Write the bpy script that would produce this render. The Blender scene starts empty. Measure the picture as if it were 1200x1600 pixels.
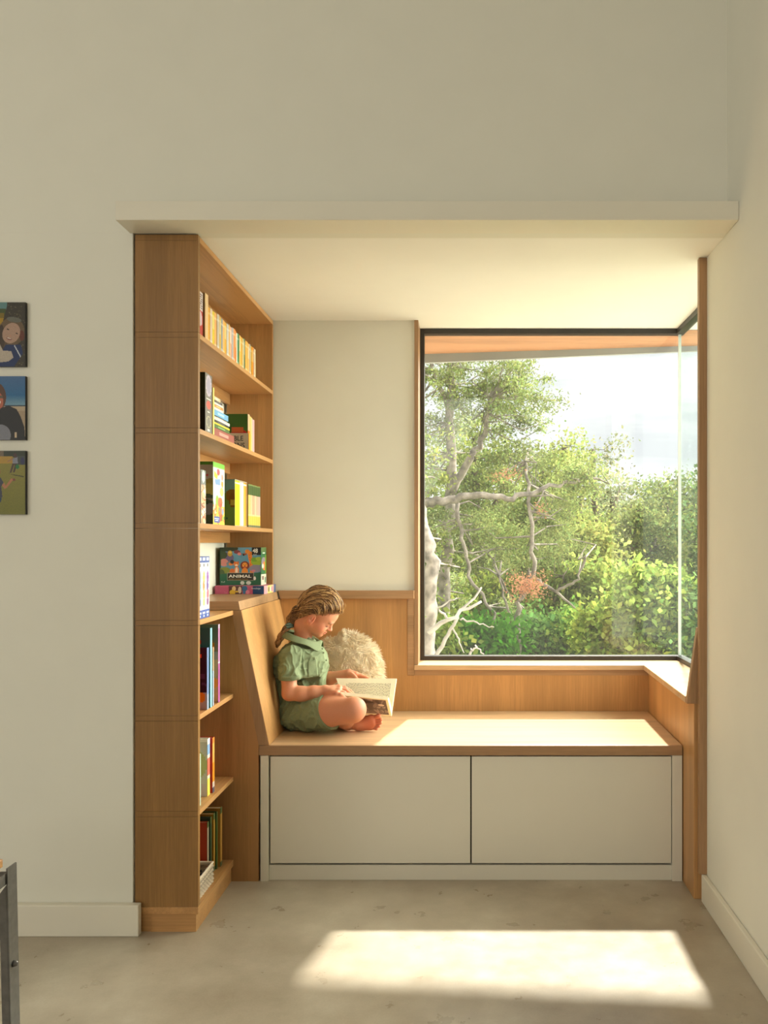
import bpy, math, random
import numpy as np
from mathutils import Vector, noise as mnoise
from mathutils.bvhtree import BVHTree

S = bpy.context.scene
COL = S.collection
FPX, CX, CY, CAMZ = 1300.0, 730.0, 850.0, 1.25

# ------------------------------------------------------------------ camera, world, lights
cam_d = bpy.data.cameras.new('camera'); cam = bpy.data.objects.new('camera', cam_d); COL.objects.link(cam)
cam.location = (0, 0, CAMZ); cam.rotation_euler = (math.pi/2, 0, 0)
cam_d.sensor_fit = 'AUTO'; cam_d.sensor_width = 36; cam_d.lens = FPX*36/1600
cam_d.shift_x = -(CX-600)/1600; cam_d.shift_y = (CY-800)/1600
cam_d.clip_start = 0.05; cam_d.clip_end = 400
S.camera = cam
S.view_settings.view_transform = 'Standard'; S.view_settings.look = 'None'
S.view_settings.gamma = 1; S.view_settings.exposure = 0.72; S.view_settings.use_curve_mapping = False

SKY = 0.86
w = bpy.data.worlds.new('sky'); S.world = w; w.use_nodes = True
nt = w.node_tree; bg = nt.nodes['Background']; bg.inputs[1].default_value = SKY
tc = nt.nodes.new('ShaderNodeTexCoord'); mp = nt.nodes.new('ShaderNodeMapping'); mp.inputs['Scale'].default_value = (2.2, 2.2, 16)
nz = nt.nodes.new('ShaderNodeTexNoise'); nz.inputs['Scale'].default_value = 1.6; nz.inputs['Detail'].default_value = 6
rp = nt.nodes.new('ShaderNodeValToRGB'); rp.color_ramp.elements[0].position = .38; rp.color_ramp.elements[1].position = .60
rp.color_ramp.elements[0].color = (.64, .66, .69, 1); rp.color_ramp.elements[1].color = (.92, .93, .92, 1)
nt.links.new(tc.outputs['Generated'], mp.inputs[0]); nt.links.new(mp.outputs[0], nz.inputs['Vector'])
nt.links.new(nz.outputs[0], rp.inputs[0]); nt.links.new(rp.outputs[0], bg.inputs[0])

sl = bpy.data.lights.new('sun', 'SUN'); sun = bpy.data.objects.new('sun', sl); COL.objects.link(sun)
sl.energy = 6.6; sl.angle = math.radians(2.2); sl.color = (1, .94, .85)
sun.rotation_euler = Vector((-.20, -1.0, -1.27)).to_track_quat('-Z', 'Y').to_euler()

# wide glow of the hazy sky around the sun, lower and further right
gl_ = bpy.data.lights.new('hazy_sky_glow', 'SUN'); glow = bpy.data.objects.new('hazy_sky_glow', gl_); COL.objects.link(glow)
gl_.energy = 13.5; gl_.angle = math.radians(84); gl_.color = (1, .93, .82)
glow.rotation_euler = Vector((-1.0, -.34, -.30)).to_track_quat('-Z', 'Y').to_euler()

def area(name, loc, target, sx, sy, power, color):
    l = bpy.data.lights.new(name, 'AREA'); l.shape = 'RECTANGLE'; l.size = sx; l.size_y = sy
    l.energy = power; l.color = color
    o = bpy.data.objects.new(name, l); COL.objects.link(o); o.location = loc
    o.rotation_euler = (Vector(target)-Vector(loc)).to_track_quat('-Z', 'Z').to_euler()
    return o
# fill lamps added behind and beside the camera; the walls there have no windows
area('room_fill_rear', (-2.2, -3.85, 1.9), (-1.6, 2.6, 1.5), 5.0, 2.4, 42, (1.0, .97, .92))
area('room_fill_left', (-4.85, -.6, 1.6), (0, 1.2, 1.2), 3.4, 2.2, 32, (1.0, .97, .92))

# ------------------------------------------------------------------ helpers
def Q(px, py, d):
    return np.array([(px-CX)*d/FPX, d, CAMZ-(py-CY)*d/FPX])
def lin(c):
    c = np.asarray(c, float)/255.0
    return np.where(c <= .04045, c/12.92, ((c+.055)/1.055)**2.4)

class MB:
    def __init__(s): s.v = []; s.f = []; s.c = []
    def quad(s, pts, c=None):
        n = len(s.v); s.v += [tuple(map(float, p)) for p in pts]; s.f.append(tuple(range(n, n+len(pts)))); s.c.append(c)
    def box(s, x0, x1, y0, y1, z0, z1, c=None, cf=None):
        n = len(s.v)
        s.v += [(x0,y0,z0),(x1,y0,z0),(x1,y1,z0),(x0,y1,z0),(x0,y0,z1),(x1,y0,z1),(x1,y1,z1),(x0,y1,z1)]
        fs = [(0,3,2,1),(4,5,6,7),(0,1,5,4),(1,2,6,5),(2,3,7,6),(3,0,4,7)]   # bottom top front right back left
        nm = ['bottom','top','front','right','back','left']
        for k, f in zip(nm, fs):
            s.f.append(tuple(n+i for i in f)); s.c.append((cf or {}).get(k, c))
    def prism(s, poly, y0, y1, c=None):          # polygon in (x,z) counter-clockwise seen from the front (-y)
        n = len(s.v); m = len(poly)
        s.v += [(x, y0, z) for x, z in poly]+[(x, y1, z) for x, z in poly]
        s.f.append(tuple(n+i for i in range(m))); s.f.append(tuple(n+m+i for i in reversed(range(m)))); s.c += [c, c]
        for i in range(m):
            j = (i+1) % m; s.f.append((n+i, n+m+i, n+m+j, n+j)); s.c.append(c)
    def prismz(s, poly, z0, z1, c=None):         # polygon in (x,y)
        n = len(s.v); m = len(poly)
        s.v += [(x, y, z0) for x, y in poly]+[(x, y, z1) for x, y in poly]
        s.f.append(tuple(n+i for i in reversed(range(m)))); s.f.append(tuple(n+m+i for i in range(m))); s.c += [c, c]
        for i in range(m):
            j = (i+1) % m; s.f.append((n+i, n+j, n+m+j, n+m+i)); s.c.append(c)
    def tube(s, pts, rad, sides=8, c=None, cap=True):
        pts = [np.asarray(p, float) for p in pts]; n0 = len(s.v); k = len(pts)
        ref = np.array([0.31, 0.2, .93])
        for i in range(k):
            t = pts[min(i+1, k-1)]-pts[max(i-1, 0)]; t /= (np.linalg.norm(t)+1e-12)
            a = np.cross(t, ref); a /= (np.linalg.norm(a)+1e-9); b = np.cross(t, a)
            r = rad[i] if hasattr(rad, '__len__') else rad
            for q in range(sides):
                an = 2*math.pi*q/sides
                s.v.append(tuple(pts[i]+r*(math.cos(an)*a+math.sin(an)*b)))
        for i in range(k-1):
            for q in range(sides):
                q2 = (q+1) % sides
                s.f.append((n0+i*sides+q, n0+i*sides+q2, n0+(i+1)*sides+q2, n0+(i+1)*sides+q)); s.c.append(c)
        if cap:
            s.f.append(tuple(n0+q for q in reversed(range(sides)))); s.f.append(tuple(n0+(k-1)*sides+q for q in range(sides))); s.c += [c, c]
    def build(s, name, m, parent=None, smooth=False, bevel=0, org=None, seg=2):
        V = np.array(s.v, float)
        me = bpy.data.meshes.new(name)
        if parent is not None: V = V-np.array(wloc(parent))
        elif org is not None: V = V-np.array(org)
        me.from_pydata(V.tolist(), [], s.f)
        if any(c is not None for c in s.c):
            col = me.color_attributes.new('Col', 'FLOAT_COLOR', 'CORNER')
            arr = []
            for f, c in zip(s.f, s.c):
                c = (1, 1, 1) if c is None else c
                arr += [c[0], c[1], c[2], 1.0]*len(f)
            col.data.foreach_set('color', arr)
        me.materials.append(m)
        if smooth: me.polygons.foreach_set('use_smooth', [True]*len(me.polygons))
        o = bpy.data.objects.new(name, me); COL.objects.link(o)
        if parent is not None: o.parent = parent
        elif org is not None: o.location = org
        if bevel:
            b = o.modifiers.new('bevel', 'BEVEL'); b.width = bevel; b.segments = seg; b.limit_method = 'ANGLE'
        return o
def wloc(o):
    l = Vector(o.location)
    while o.parent: o = o.parent; l += o.location
    return l
def tag(o, label=None, cat=None, group=None, kind=None):
    if label: o['label'] = label
    if cat: o['category'] = cat
    if group: o['group'] = group
    if kind: o['kind'] = kind
    return o
def empty(name, loc, label, cat, group=None):
    o = bpy.data.objects.new(name, None); COL.objects.link(o); o.location = tuple(map(float, loc)); o.empty_display_size = .05
    return tag(o, label, cat, group)
def np_mesh(name, V, F, m, parent=None, smooth=True, vcol=None, fcol=None, org=None):
    V = np.asarray(V, float)
    if parent is not None: V = V-np.array(wloc(parent))
    elif org is not None: V = V-np.array(org)
    F = np.asarray(F, int); k = F.shape[1]
    me = bpy.data.meshes.new(name)
    me.vertices.add(len(V)); me.vertices.foreach_set('co', V.ravel())
    me.loops.add(F.size); me.loops.foreach_set('vertex_index', F.ravel())
    me.polygons.add(len(F)); me.polygons.foreach_set('loop_start', np.arange(0, F.size, k)); me.polygons.foreach_set('loop_total', np.full(len(F), k))
    if smooth: me.polygons.foreach_set('use_smooth', np.ones(len(F), bool))
    me.update(calc_edges=True)
    if vcol is not None:
        ca = me.color_attributes.new('Col', 'FLOAT_COLOR', 'POINT')
        ca.data.foreach_set('color', np.concatenate([vcol, np.ones((len(V), 1))], 1).ravel())
    if fcol is not None:
        ca = me.color_attributes.new('Col', 'FLOAT_COLOR', 'CORNER')
        cc = np.repeat(np.concatenate([fcol, np.ones((len(F), 1))], 1), k, 0)
        ca.data.foreach_set('color', cc.ravel())
    me.materials.append(m)
    o = bpy.data.objects.new(name, me); COL.objects.link(o)
    if parent is not None: o.parent = parent
    elif org is not None: o.location = tuple(map(float, org))
    return o

# ------------------------------------------------------------------ materials
def mat(name):
    m = bpy.data.materials.new(name); m.use_nodes = True
    return m, m.node_tree, m.node_tree.nodes['Principled BSDF']
def ramp(nt, fac, stops):
    r = nt.nodes.new('ShaderNodeValToRGB'); e = r.color_ramp.elements
    e[0].position = stops[0][0]; e[0].color = (*stops[0][1], 1); e[1].position = stops[-1][0]; e[1].color = (*stops[-1][1], 1)
    for p, c in stops[1:-1]:
        q = e.new(p); q.color = (*c, 1)
    nt.links.new(fac, r.inputs[0]); return r.outputs[0]
def noise_node(nt, scale, detail=4, vec=None, rough=.5, dist=0):
    n = nt.nodes.new('ShaderNodeTexNoise'); n.inputs['Scale'].default_value = scale; n.inputs['Detail'].default_value = detail
    n.inputs['Roughness'].default_value = rough; n.inputs['Distortion'].default_value = dist
    if vec is not None: nt.links.new(vec, n.inputs['Vector'])
    return n
def mapping(nt, scale):
    t = nt.nodes.new('ShaderNodeTexCoord'); m = nt.nodes.new('ShaderNodeMapping'); m.inputs['Scale'].default_value = scale
    nt.links.new(t.outputs['Object'], m.inputs[0]); return m.outputs[0]
def bump(nt, p, h, strength, dist=.001):
    b = nt.nodes.new('ShaderNodeBump'); b.inputs['Strength'].default_value = strength; b.inputs['Distance'].default_value = dist
    nt.links.new(h, b.inputs['Height']); nt.links.new(b.outputs[0], p.inputs['Normal'])
def plain(name, rgb, rough=.5, nscale=30, var=.04, metal=0, spec=.4, bmp=.0):
    m, nt, p = mat(name); c = np.array(rgb)
    n = noise_node(nt, nscale, 3, mapping(nt, (1, 1, 1)))
    nt.links.new(ramp(nt, n.outputs[0], [(.3, c*(1-var)), (.7, np.minimum(c*(1+var), 1))]), p.inputs['Base Color'])
    p.inputs['Roughness'].default_value = rough; p.inputs['Metallic'].default_value = metal
    p.inputs['Specular IOR Level'].default_value = spec
    if bmp: bump(nt, p, n.outputs[0], bmp)
    return m
def oak(name, rgb, axis, rough=.38, flame=False):
    m, nt, p = mat(name); c = np.array(rgb)
    sc = [120, 120, 120]; sc[axis] = 3.0
    n = noise_node(nt, 1, 5, mapping(nt, tuple(sc)), .6)
    sc2 = [9, 9, 9]; sc2[axis] = .5
    n2 = noise_node(nt, 1, 3, mapping(nt, tuple(sc2)), .5, 1.2 if flame else .3)
    sc3 = [420, 420, 420]; sc3[axis] = 14
    n3 = noise_node(nt, 1, 2, mapping(nt, tuple(sc3)), .5)
    a = nt.nodes.new('ShaderNodeMath'); a.operation = 'MULTIPLY_ADD'; a.inputs[1].default_value = .5
    nt.links.new(n.outputs[0], a.inputs[0]); nt.links.new(n2.outputs[0], a.inputs[2])
    b = nt.nodes.new('ShaderNodeMath'); b.operation = 'MULTIPLY_ADD'; b.inputs[1].default_value = .35
    nt.links.new(n3.outputs[0], b.inputs[0]); nt.links.new(a.outputs[0], b.inputs[2])
    nt.links.new(ramp(nt, b.outputs[0], [(.66, c*.80), (.92, c), (1.14, np.minimum(c*1.14, 1))]), p.inputs['Base Color'])
    p.inputs['Roughness'].default_value = rough; p.inputs['Specular IOR Level'].default_value = .35
    bump(nt, p, b.outputs[0], .12, .0006)
    return m
def painted(name, rough=.45, coat=0, sss=0, spec=.4):
    m, nt, p = mat(name)
    a = nt.nodes.new('ShaderNodeAttribute'); a.attribute_name = 'Col'
    n = noise_node(nt, 300, 2, mapping(nt, (1, 1, 1)))
    mx = nt.nodes.new('ShaderNodeMix'); mx.data_type = 'RGBA'; mx.blend_type = 'MULTIPLY'; mx.inputs[0].default_value = 1
    nt.links.new(a.outputs[0], mx.inputs[6]); nt.links.new(ramp(nt, n.outputs[0], [(.3, (.94, .94, .94)), (.7, (1, 1, 1))]), mx.inputs[7])
    nt.links.new(mx.outputs[2], p.inputs['Base Color'])
    p.inputs['Roughness'].default_value = rough; p.inputs['Coat Weight'].default_value = coat; p.inputs['Specular IOR Level'].default_value = spec
    if sss:
        p.inputs['Subsurface Weight'].default_value = sss; p.inputs['Subsurface Radius'].default_value = (1, .35, .2); p.inputs['Subsurface Scale'].default_value = .012
    return m

OAKC = (.50, .265, .10)
M = {}
M['oakz'] = oak('oak_upright_grain', OAKC, 2)
M['oaky'] = oak('oak_grain_front_to_back', OAKC, 1)
M['oakx'] = oak('oak_grain_crosswise', OAKC, 0)
M['oakedge'] = oak('oak_solid_edging', (.38, .225, .115), 0, flame=True)
M['oakedgez'] = oak('oak_solid_edging_upright', (.37, .215, .108), 2, flame=True)
M['seat'] = oak('oak_seat_veneer', (.58, .385, .215), 0, .33, flame=True)
M['soffit'] = oak('cedar_soffit', (.54, .27, .14), 0, .6)
M['oakdark'] = oak('oak_brown_end_veneer', (.37, .195, .075), 2)  # browner oak of the ledge end panel
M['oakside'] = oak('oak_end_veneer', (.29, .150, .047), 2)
M['wall'] = plain('warm_white_wall_paint', (.80, .785, .685), .75, 6, .012, bmp=.02)
M['ceil'] = plain('white_ceiling_paint', (.90, .885, .815), .8, 6, .01)
M['trim'] = plain('white_trim_gloss', (.80, .76, .64), .4, 8, .01)
M['cab'] = plain('cream_cabinet_lacquer', (.74, .70, .585), .42, 5, .012)
M['black'] = plain('dark_bronze_frame', (.035, .03, .026), .4, 40, .1)
M['dark'] = plain('black_shadow_gap', (.02, .017, .014), .8)
M['fascia'] = plain('grey_painted_fascia', (.40, .41, .40), .7, 3, .08)
M['steel'] = plain('dark_steel', (.16, .155, .145), .34, 60, .15, metal=.55, spec=.8)
M['bark'] = plain('pale_peeling_bark', (.27, .235, .20), .9, 14, .55, bmp=.6)
M['bark2'] = plain('dark_bark', (.16, .125, .095), .9, 14, .45, bmp=.6)
M['deadwood'] = plain('bleached_dead_wood', (.38, .345, .30), .85, 20, .2)
M['paint'] = painted('printed_card', .38)
M['cloth'] = plain('sage_green_linen', (.215, .262, .150), .9, 400, .12, spec=.15, bmp=.3)
M['skin'] = painted('skin', .5, sss=.35, spec=.35)
M['hair'] = painted('hair_strands', .38, spec=.5)
M['fur'] = bpy.data.materials.new('cream_sheepskin'); M['fur'].use_nodes = True
def fur_nodes(nt):
    nt.nodes.clear(); out = nt.nodes.new('ShaderNodeOutputMaterial'); d = nt.nodes.new('ShaderNodeBsdfDiffuse'); t = nt.nodes.new('ShaderNodeBsdfTranslucent'); mx = nt.nodes.new('ShaderNodeMixShader'); mx.inputs[0].default_value = .45
    n = noise_node(nt, 22, 3, mapping(nt, (1, 1, 1))); c = ramp(nt, n.outputs[0], [(.3, (.88, .78, .60)), (.7, (.97, .91, .79))])
    nt.links.new(c, d.inputs[0]); nt.links.new(c, t.inputs[0]); nt.links.new(d.outputs[0], mx.inputs[1]); nt.links.new(t.outputs[0], mx.inputs[2]); nt.links.new(mx.outputs[0], out.inputs[0])
fur_nodes(M['fur'].node_tree)
M['ground'] = plain('leafy_ground', (.10, .13, .04), 1, 3, .5)
M['bounce_stone'] = plain('pale_bounce_paving', (.72, .66, .54), .9, 4, .1)  # surface of the added bounce strip outside
M['outwall'] = plain('exterior_plaster', (.55, .53, .48), .9)

def floor_mat():
    m, nt, p = mat('polished_concrete')
    v = mapping(nt, (1, 1, 1))
    n1 = noise_node(nt, 1.8, 7, v, .62, 0); n2 = noise_node(nt, 9, 5, v, .6, 0); n3 = noise_node(nt, 160, 3, v, .7)
    a = nt.nodes.new('ShaderNodeMath'); a.operation = 'MULTIPLY_ADD'; a.inputs[1].default_value = .30
    nt.links.new(n2.outputs[0], a.inputs[0]); nt.links.new(n1.outputs[0], a.inputs[2])
    b = nt.nodes.new('ShaderNodeMath'); b.operation = 'MULTIPLY_ADD'; b.inputs[1].default_value = .14
    nt.links.new(n3.outputs[0], b.inputs[0]); nt.links.new(a.outputs[0], b.inputs[2])
    nt.links.new(ramp(nt, b.outputs[0], [(.50, (.315, .255, .18)), (.66, (.395, .335, .25)), (.77, (.455, .395, .30)), (.92, (.56, .50, .40))]), p.inputs['Base Color'])
    nt.links.new(ramp(nt, n2.outputs[0], [(.3, (.26, .26, .26)), (.7, (.36, .36, .36))]), p.inputs['Roughness'])
    p.inputs['Specular IOR Level'].default_value = .55
    bump(nt, p, n3.outputs[0], .02, .001)
    return m
M['floor'] = floor_mat()
def glass_mat(name, tint, refl=1.0):
    m = bpy.data.materials.new(name); m.use_nodes = True; nt = m.node_tree; nt.nodes.clear()
    out = nt.nodes.new('ShaderNodeOutputMaterial'); tr = nt.nodes.new('ShaderNodeBsdfTransparent'); tr.inputs[0].default_value = (*tint, 1)
    gl = nt.nodes.new('ShaderNodeBsdfGlossy'); gl.inputs['Roughness'].default_value = .01; gl.inputs[0].default_value = (1, 1, 1, 1)
    lw = nt.nodes.new('ShaderNodeLayerWeight'); lw.inputs[0].default_value = .5
    pw = nt.nodes.new('ShaderNodeMath'); pw.operation = 'POWER'; pw.inputs[1].default_value = 4; nt.links.new(lw.outputs['Facing'], pw.inputs[0])
    ml = nt.nodes.new('ShaderNodeMath'); ml.operation = 'MULTIPLY_ADD'; ml.inputs[1].default_value = .45*refl; ml.inputs[2].default_value = .03*refl; nt.links.new(pw.outputs[0], ml.inputs[0])
    mx = nt.nodes.new('ShaderNodeMixShader'); nt.links.new(ml.outputs[0], mx.inputs[0]); nt.links.new(tr.outputs[0], mx.inputs[1]); nt.links.new(gl.outputs[0], mx.inputs[2])
    du = nt.nodes.new('ShaderNodeBsdfTranslucent'); du.inputs[0].default_value = (.9, .9, .85, 1)  # thin translucent veil imitating glare haze over the view
    m2 = nt.nodes.new('ShaderNodeMixShader')
    n = noise_node(nt, 2.5, 5, mapping(nt, (1, 1, 1)), .6)
    nt.links.new(ramp(nt, n.outputs[0], [(.3, (.004, .004, .004)), (.8, (.012, .012, .012))]), m2.inputs[0])
    nt.links.new(mx.outputs[0], m2.inputs[1]); nt.links.new(du.outputs[0], m2.inputs[2]); nt.links.new(m2.outputs[0], out.inputs[0])
    return m
M['glass'] = glass_mat('veiled_window_glass', (.97, .985, .97))
M['glass2'] = glass_mat('side_window_glass', (.92, .97, .94), .45)
M['glassedge'] = plain('glass_joint_silicone', (.80, .84, .78), .3)
def leaf_mat(name, trans=.5):
    m = bpy.data.materials.new(name); m.use_nodes = True; nt = m.node_tree; nt.nodes.clear()
    out = nt.nodes.new('ShaderNodeOutputMaterial'); a = nt.nodes.new('ShaderNodeAttribute'); a.attribute_name = 'Col'
    d = nt.nodes.new('ShaderNodeBsdfDiffuse'); t = nt.nodes.new('ShaderNodeBsdfTranslucent'); mx = nt.nodes.new('ShaderNodeMixShader'); mx.inputs[0].default_value = trans
    nt.links.new(a.outputs[0], d.inputs[0]); nt.links.new(a.outputs[0], t.inputs[0])
    nt.links.new(d.outputs[0], mx.inputs[1]); nt.links.new(t.outputs[0], mx.inputs[2]); nt.links.new(mx.outputs[0], out.inputs[0])
    return m
M['leaf'] = leaf_mat('backlit_leaves', .42)

# ------------------------------------------------------------------ key dimensions
DW = 2.672          # plane of the room wall around the niche
DB = 3.083          # front of the bench
DR = 3.72           # back of the niche
DG = 3.88           # window glass
ZC = 2.25           # niche ceiling
ZS = .503           # seat
XW = .8366          # right wall
XB = -.866          # bookcase front
XG = .991           # side window glass

def struct(name, mb, m, bevel=0, smooth=False):
    return tag(mb.build(name, m, bevel=bevel, smooth=smooth), kind='structure')
# ------------------------------------------------------------------ structure
b = MB(); b.box(-5.0, 1.0, -4, 3.9, -.15, 0); struct('floor', b, M['floor'])
b = MB(); b.box(-5.0, 1.0, -4, 2.82, 3.6, 3.75); struct('ceiling', b, M['ceil'])
b = MB(); b.box(-5.0, XW, DW, 2.72, ZC, 3.6); b.box(-5.0, XW, 2.7201, 2.82, ZC+.151, 3.6); b.box(-5.0, -1.0905, 2.7201, 2.82, ZC, ZC+.1509); b.box(-5.0, -1.074, DW, 2.82, 0, ZC-.0001)
struct('wall_front', b, M['wall'])
b = MB(); b.prismz([(-1.09, 2.7201), (XW, 2.7201), (XW, 2.8205), (1.14, 2.8205), (1.14, 3.93), (-1.25, 3.93), (-1.25, 2.8205), (-1.09, 2.8205)], ZC, ZC+.15); struct('ceiling_niche', b, M['ceil'])
b = MB(); b.box(XW, 1.0, -4, 2.925, 0, 3.6); b.box(.835, 1.0, 2.925, 3.90, 0, .684); struct('wall_right', b, M['wall'])
b = MB(); b.box(-1.25, -1.082, 2.825, 3.90, 0, ZC); struct('wall_niche_left', b, M['wall'])
b = MB(); b.box(-1.09, -.236, DR+.004, 3.91, .684, ZC); b.box(-1.09, .84, DR+.012, 3.91, 0, .684); struct('wall_niche_back', b, M['wall'])
b = MB(); b.box(-5.15, -5.0, -4, 2.82, 0, 3.6); struct('wall_left', b, M['wall'])
b = MB(); b.box(-5.15, 1.0, -4.15, -4, 0, 3.6); struct('wall_rear', b, M['wall'])
# header ledge
b = MB(); b.box(-1.083, XW-.0005, 2.56, DW-.0005, ZC-.003, 2.306); struct('trim_1', b, M['trim'], bevel=.002)
# baseboards
b = MB(); b.box(-5.0, -1.046, DW-.026, DW-.0005, 0, .1); struct('baseboard_left', b, M['trim'], bevel=.003)
b = MB(); b.box(XW-.018, XW-.0005, -4, 2.91, 0, .096); struct('baseboard_right', b, M['trim'], bevel=.003)
# upright oak trim on right wall
b = MB(); b.box(.8095, XW+.002, 2.902, 2.926, .097, ZC-.001); struct('trim_2', b, M['oakedgez'], bevel=.001)
# window jamb, oak casing band, wainscot, cap rail, apron
b = MB(); b.box(-.236, -.2185, DR-.006, DG+.03, .7115, ZC-.0005); struct('trim_3', b, M['oakedgez'])
b = MB(); b.box(-.266, -.2365, DR-.005, DR+.004, .665, 1.012); b.box(-.2362, .815, DR-.0028, DR+.004, .663, .688); struct('trim_4', b, M['oakedge'])
b = MB(); b.prism([(-.832, 1.006), (-.2365, 1.006), (-.2365, 1.043), (-.842, 1.043)], DR-.020, DR+.004); struct('trim_5', b, M['oakedge'], bevel=.002)
b = MB(); b.prism([(-.765, ZS), (-.2665, ZS), (-.2665, 1.006), (-.87, 1.006)], DR-.003, DR+.004); b.box(-.2665, .815, DR-.0025, DR+.004, ZS, .663)
struct('trim_6', b, M['oakz'])
# L-shaped sill
b = MB(); b.prismz([(-.236, DR-.014), (.786, DR-.014), (.772, 2.951), (XG+.02, 2.951), (XG+.02, DG+.03), (-.236, DG+.03)], .688, .7105)
struct('window_sill_1', b, M['seat'], bevel=.0015)
# closing wall behind trim at front of side window, plus wedge
b = MB(); b.box(.8366, 1.0, 2.926, 2.949, .684, ZC); struct('wall_window_end', b, M['wall'])
b = MB(); b.prism([(.773, .6882), (.836, .6882), (.836, .955), (.8105, .955)], 2.927, 2.950); struct('trim_7', b, M['oakedgez'], bevel=.0012)

# window 1: fixed panes meeting glass to glass at the corner
def window_frames():
    b = MB()
    f = .019
    b.box(-.2185, -.1985, DG-.02, DG+.025, .7105, ZC)             # left upright
    b.box(-.1985, XG+.02, DG-.02, DG+.025, .7105, .7305)
    b.box(-.1985, XG+.02, DG-.02, DG+.025, ZC-.024, ZC)
    o = struct('window_1', b, M['black'], bevel=.001)
    b = MB(); b.box(-.1985, XG-.004, DG-.004, DG+.004, .7305, ZC-.024); b.build('pane', M['glass'], o)
    b = MB(); b.box(XG-.006, XG+.006, DG-.005, DG+.006, .7305, ZC-.024); b.build('glass_joint', M['glassedge'], o)
    b = MB()
    b.box(XG-.018, XG+.02, 2.951, DG-.0205, .7105, .7305); b.box(XG-.018, XG+.02, 2.951, DG-.0205, ZC-.024, ZC)
    b.box(XG-.018, XG+.02, 2.951, 2.975, .7305, ZC-.024)
    o = struct('window_2', b, M['black'], bevel=.001)
    b = MB(); b.box(XG-.003, XG+.004, 2.975, DG-.006, .7305, ZC-.024); b.build('pane', M['glass2'], o)
window_frames()

# roof overhang outside
def overhang():
    L, R = -1.6, 3.2
    dl = lambda x: 4.05-(x+.2)*.054
    zt = lambda x: 2.175+(x+.2)*.018
    zb = lambda x: 2.132+(x+.2)*.032
    FQ = [(3, 2, 1, 0), (4, 5, 6, 7), (0, 1, 5, 4), (1, 2, 6, 5), (2, 3, 7, 6), (3, 0, 4, 7)]
    b = MB()
    b.v += [(L, 3.905, 2.262), (R, 3.905, 2.262), (R, dl(R), zt(R)), (L, dl(L), zt(L)), (L, 3.905, 2.33), (R, 3.905, 2.33), (R, dl(R), 2.30), (L, dl(L), 2.30)]
    b.f += FQ; b.c += [None]*6
    struct('ceiling_eaves', b, M['soffit'])
    b = MB()
    b.v += [(L, dl(L), zb(L)), (R, dl(R), zb(R)), (R, dl(R)+.02, zb(R)), (L, dl(L)+.02, zb(L)), (L, dl(L), 2.30), (R, dl(R), 2.30), (R, dl(R)+.02, 2.30), (L, dl(L)+.02, 2.30)]
    b.f += FQ; b.c += [None]*6
    struct('trim_8', b, M['fascia'])
overhang()

# ------------------------------------------------------------------ bookcase
def bookcase():
    r = empty('bookcase', (-.97, 2.70, 0), 'tall open oak bookcase full of books built into the niche', 'bookcase')
    X0, X1 = -1.069, XB
    zs = [1.932, 1.624, 1.3175, 1.004, .697, .389]      # shelf tops
    t = .0165
    D0, D1 = 2.678, 2.696
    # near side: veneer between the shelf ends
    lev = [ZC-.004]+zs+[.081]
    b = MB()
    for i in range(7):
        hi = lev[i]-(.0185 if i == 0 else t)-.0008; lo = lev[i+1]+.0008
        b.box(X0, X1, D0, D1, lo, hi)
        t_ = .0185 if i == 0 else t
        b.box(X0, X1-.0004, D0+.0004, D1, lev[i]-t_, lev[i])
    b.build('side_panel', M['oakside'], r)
    b = MB(); b.box(X0, X1-.001, D1, 3.716, ZC-.0225, ZC-.004); b.build('top_panel', M['oakedge'] if False else M['oaky'], r, bevel=.0008)
    for z in zs[:3]:
        b = MB(); b.box(X0, X1, D1, 3.700, z-t, z); b.build('shelf', M['oaky'], r, bevel=.0008)
    for z in zs[3:]:
        b = MB(); b.box(X0, X1, D1, DB-.001, z-t, z); b.build('shelf', M['oaky'], r, bevel=.0008)
    b = MB(); b.box(X0, X1, D0, DB-.001, .058, .081); b.build('bottom_shelf', M['oaky'], r, bevel=.0008)
    b = MB(); b.box(X0, X1, 3.700, 3.716, 1.038, ZC-.0225); b.build('far_side_panel', M['oakz'], r)
    b = MB(); b.box(X0+.05, X1-.008, D0+.004, DB-.002, 0, .058); b.box(X0+.01, X0+.049, D0+.006, D0+.03, 0, .058); b.build('plinth', M['oakx'], r)
    for k, z in enumerate([ZC-.0225]+[q-t for q in zs[:3]]):
        b = MB(); b.box(X0, X0+.014, D1, 3.700, z-.046, z-.0005); b.build('back_rail', M['oaky'], r)
    return r
bookcase()
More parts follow.
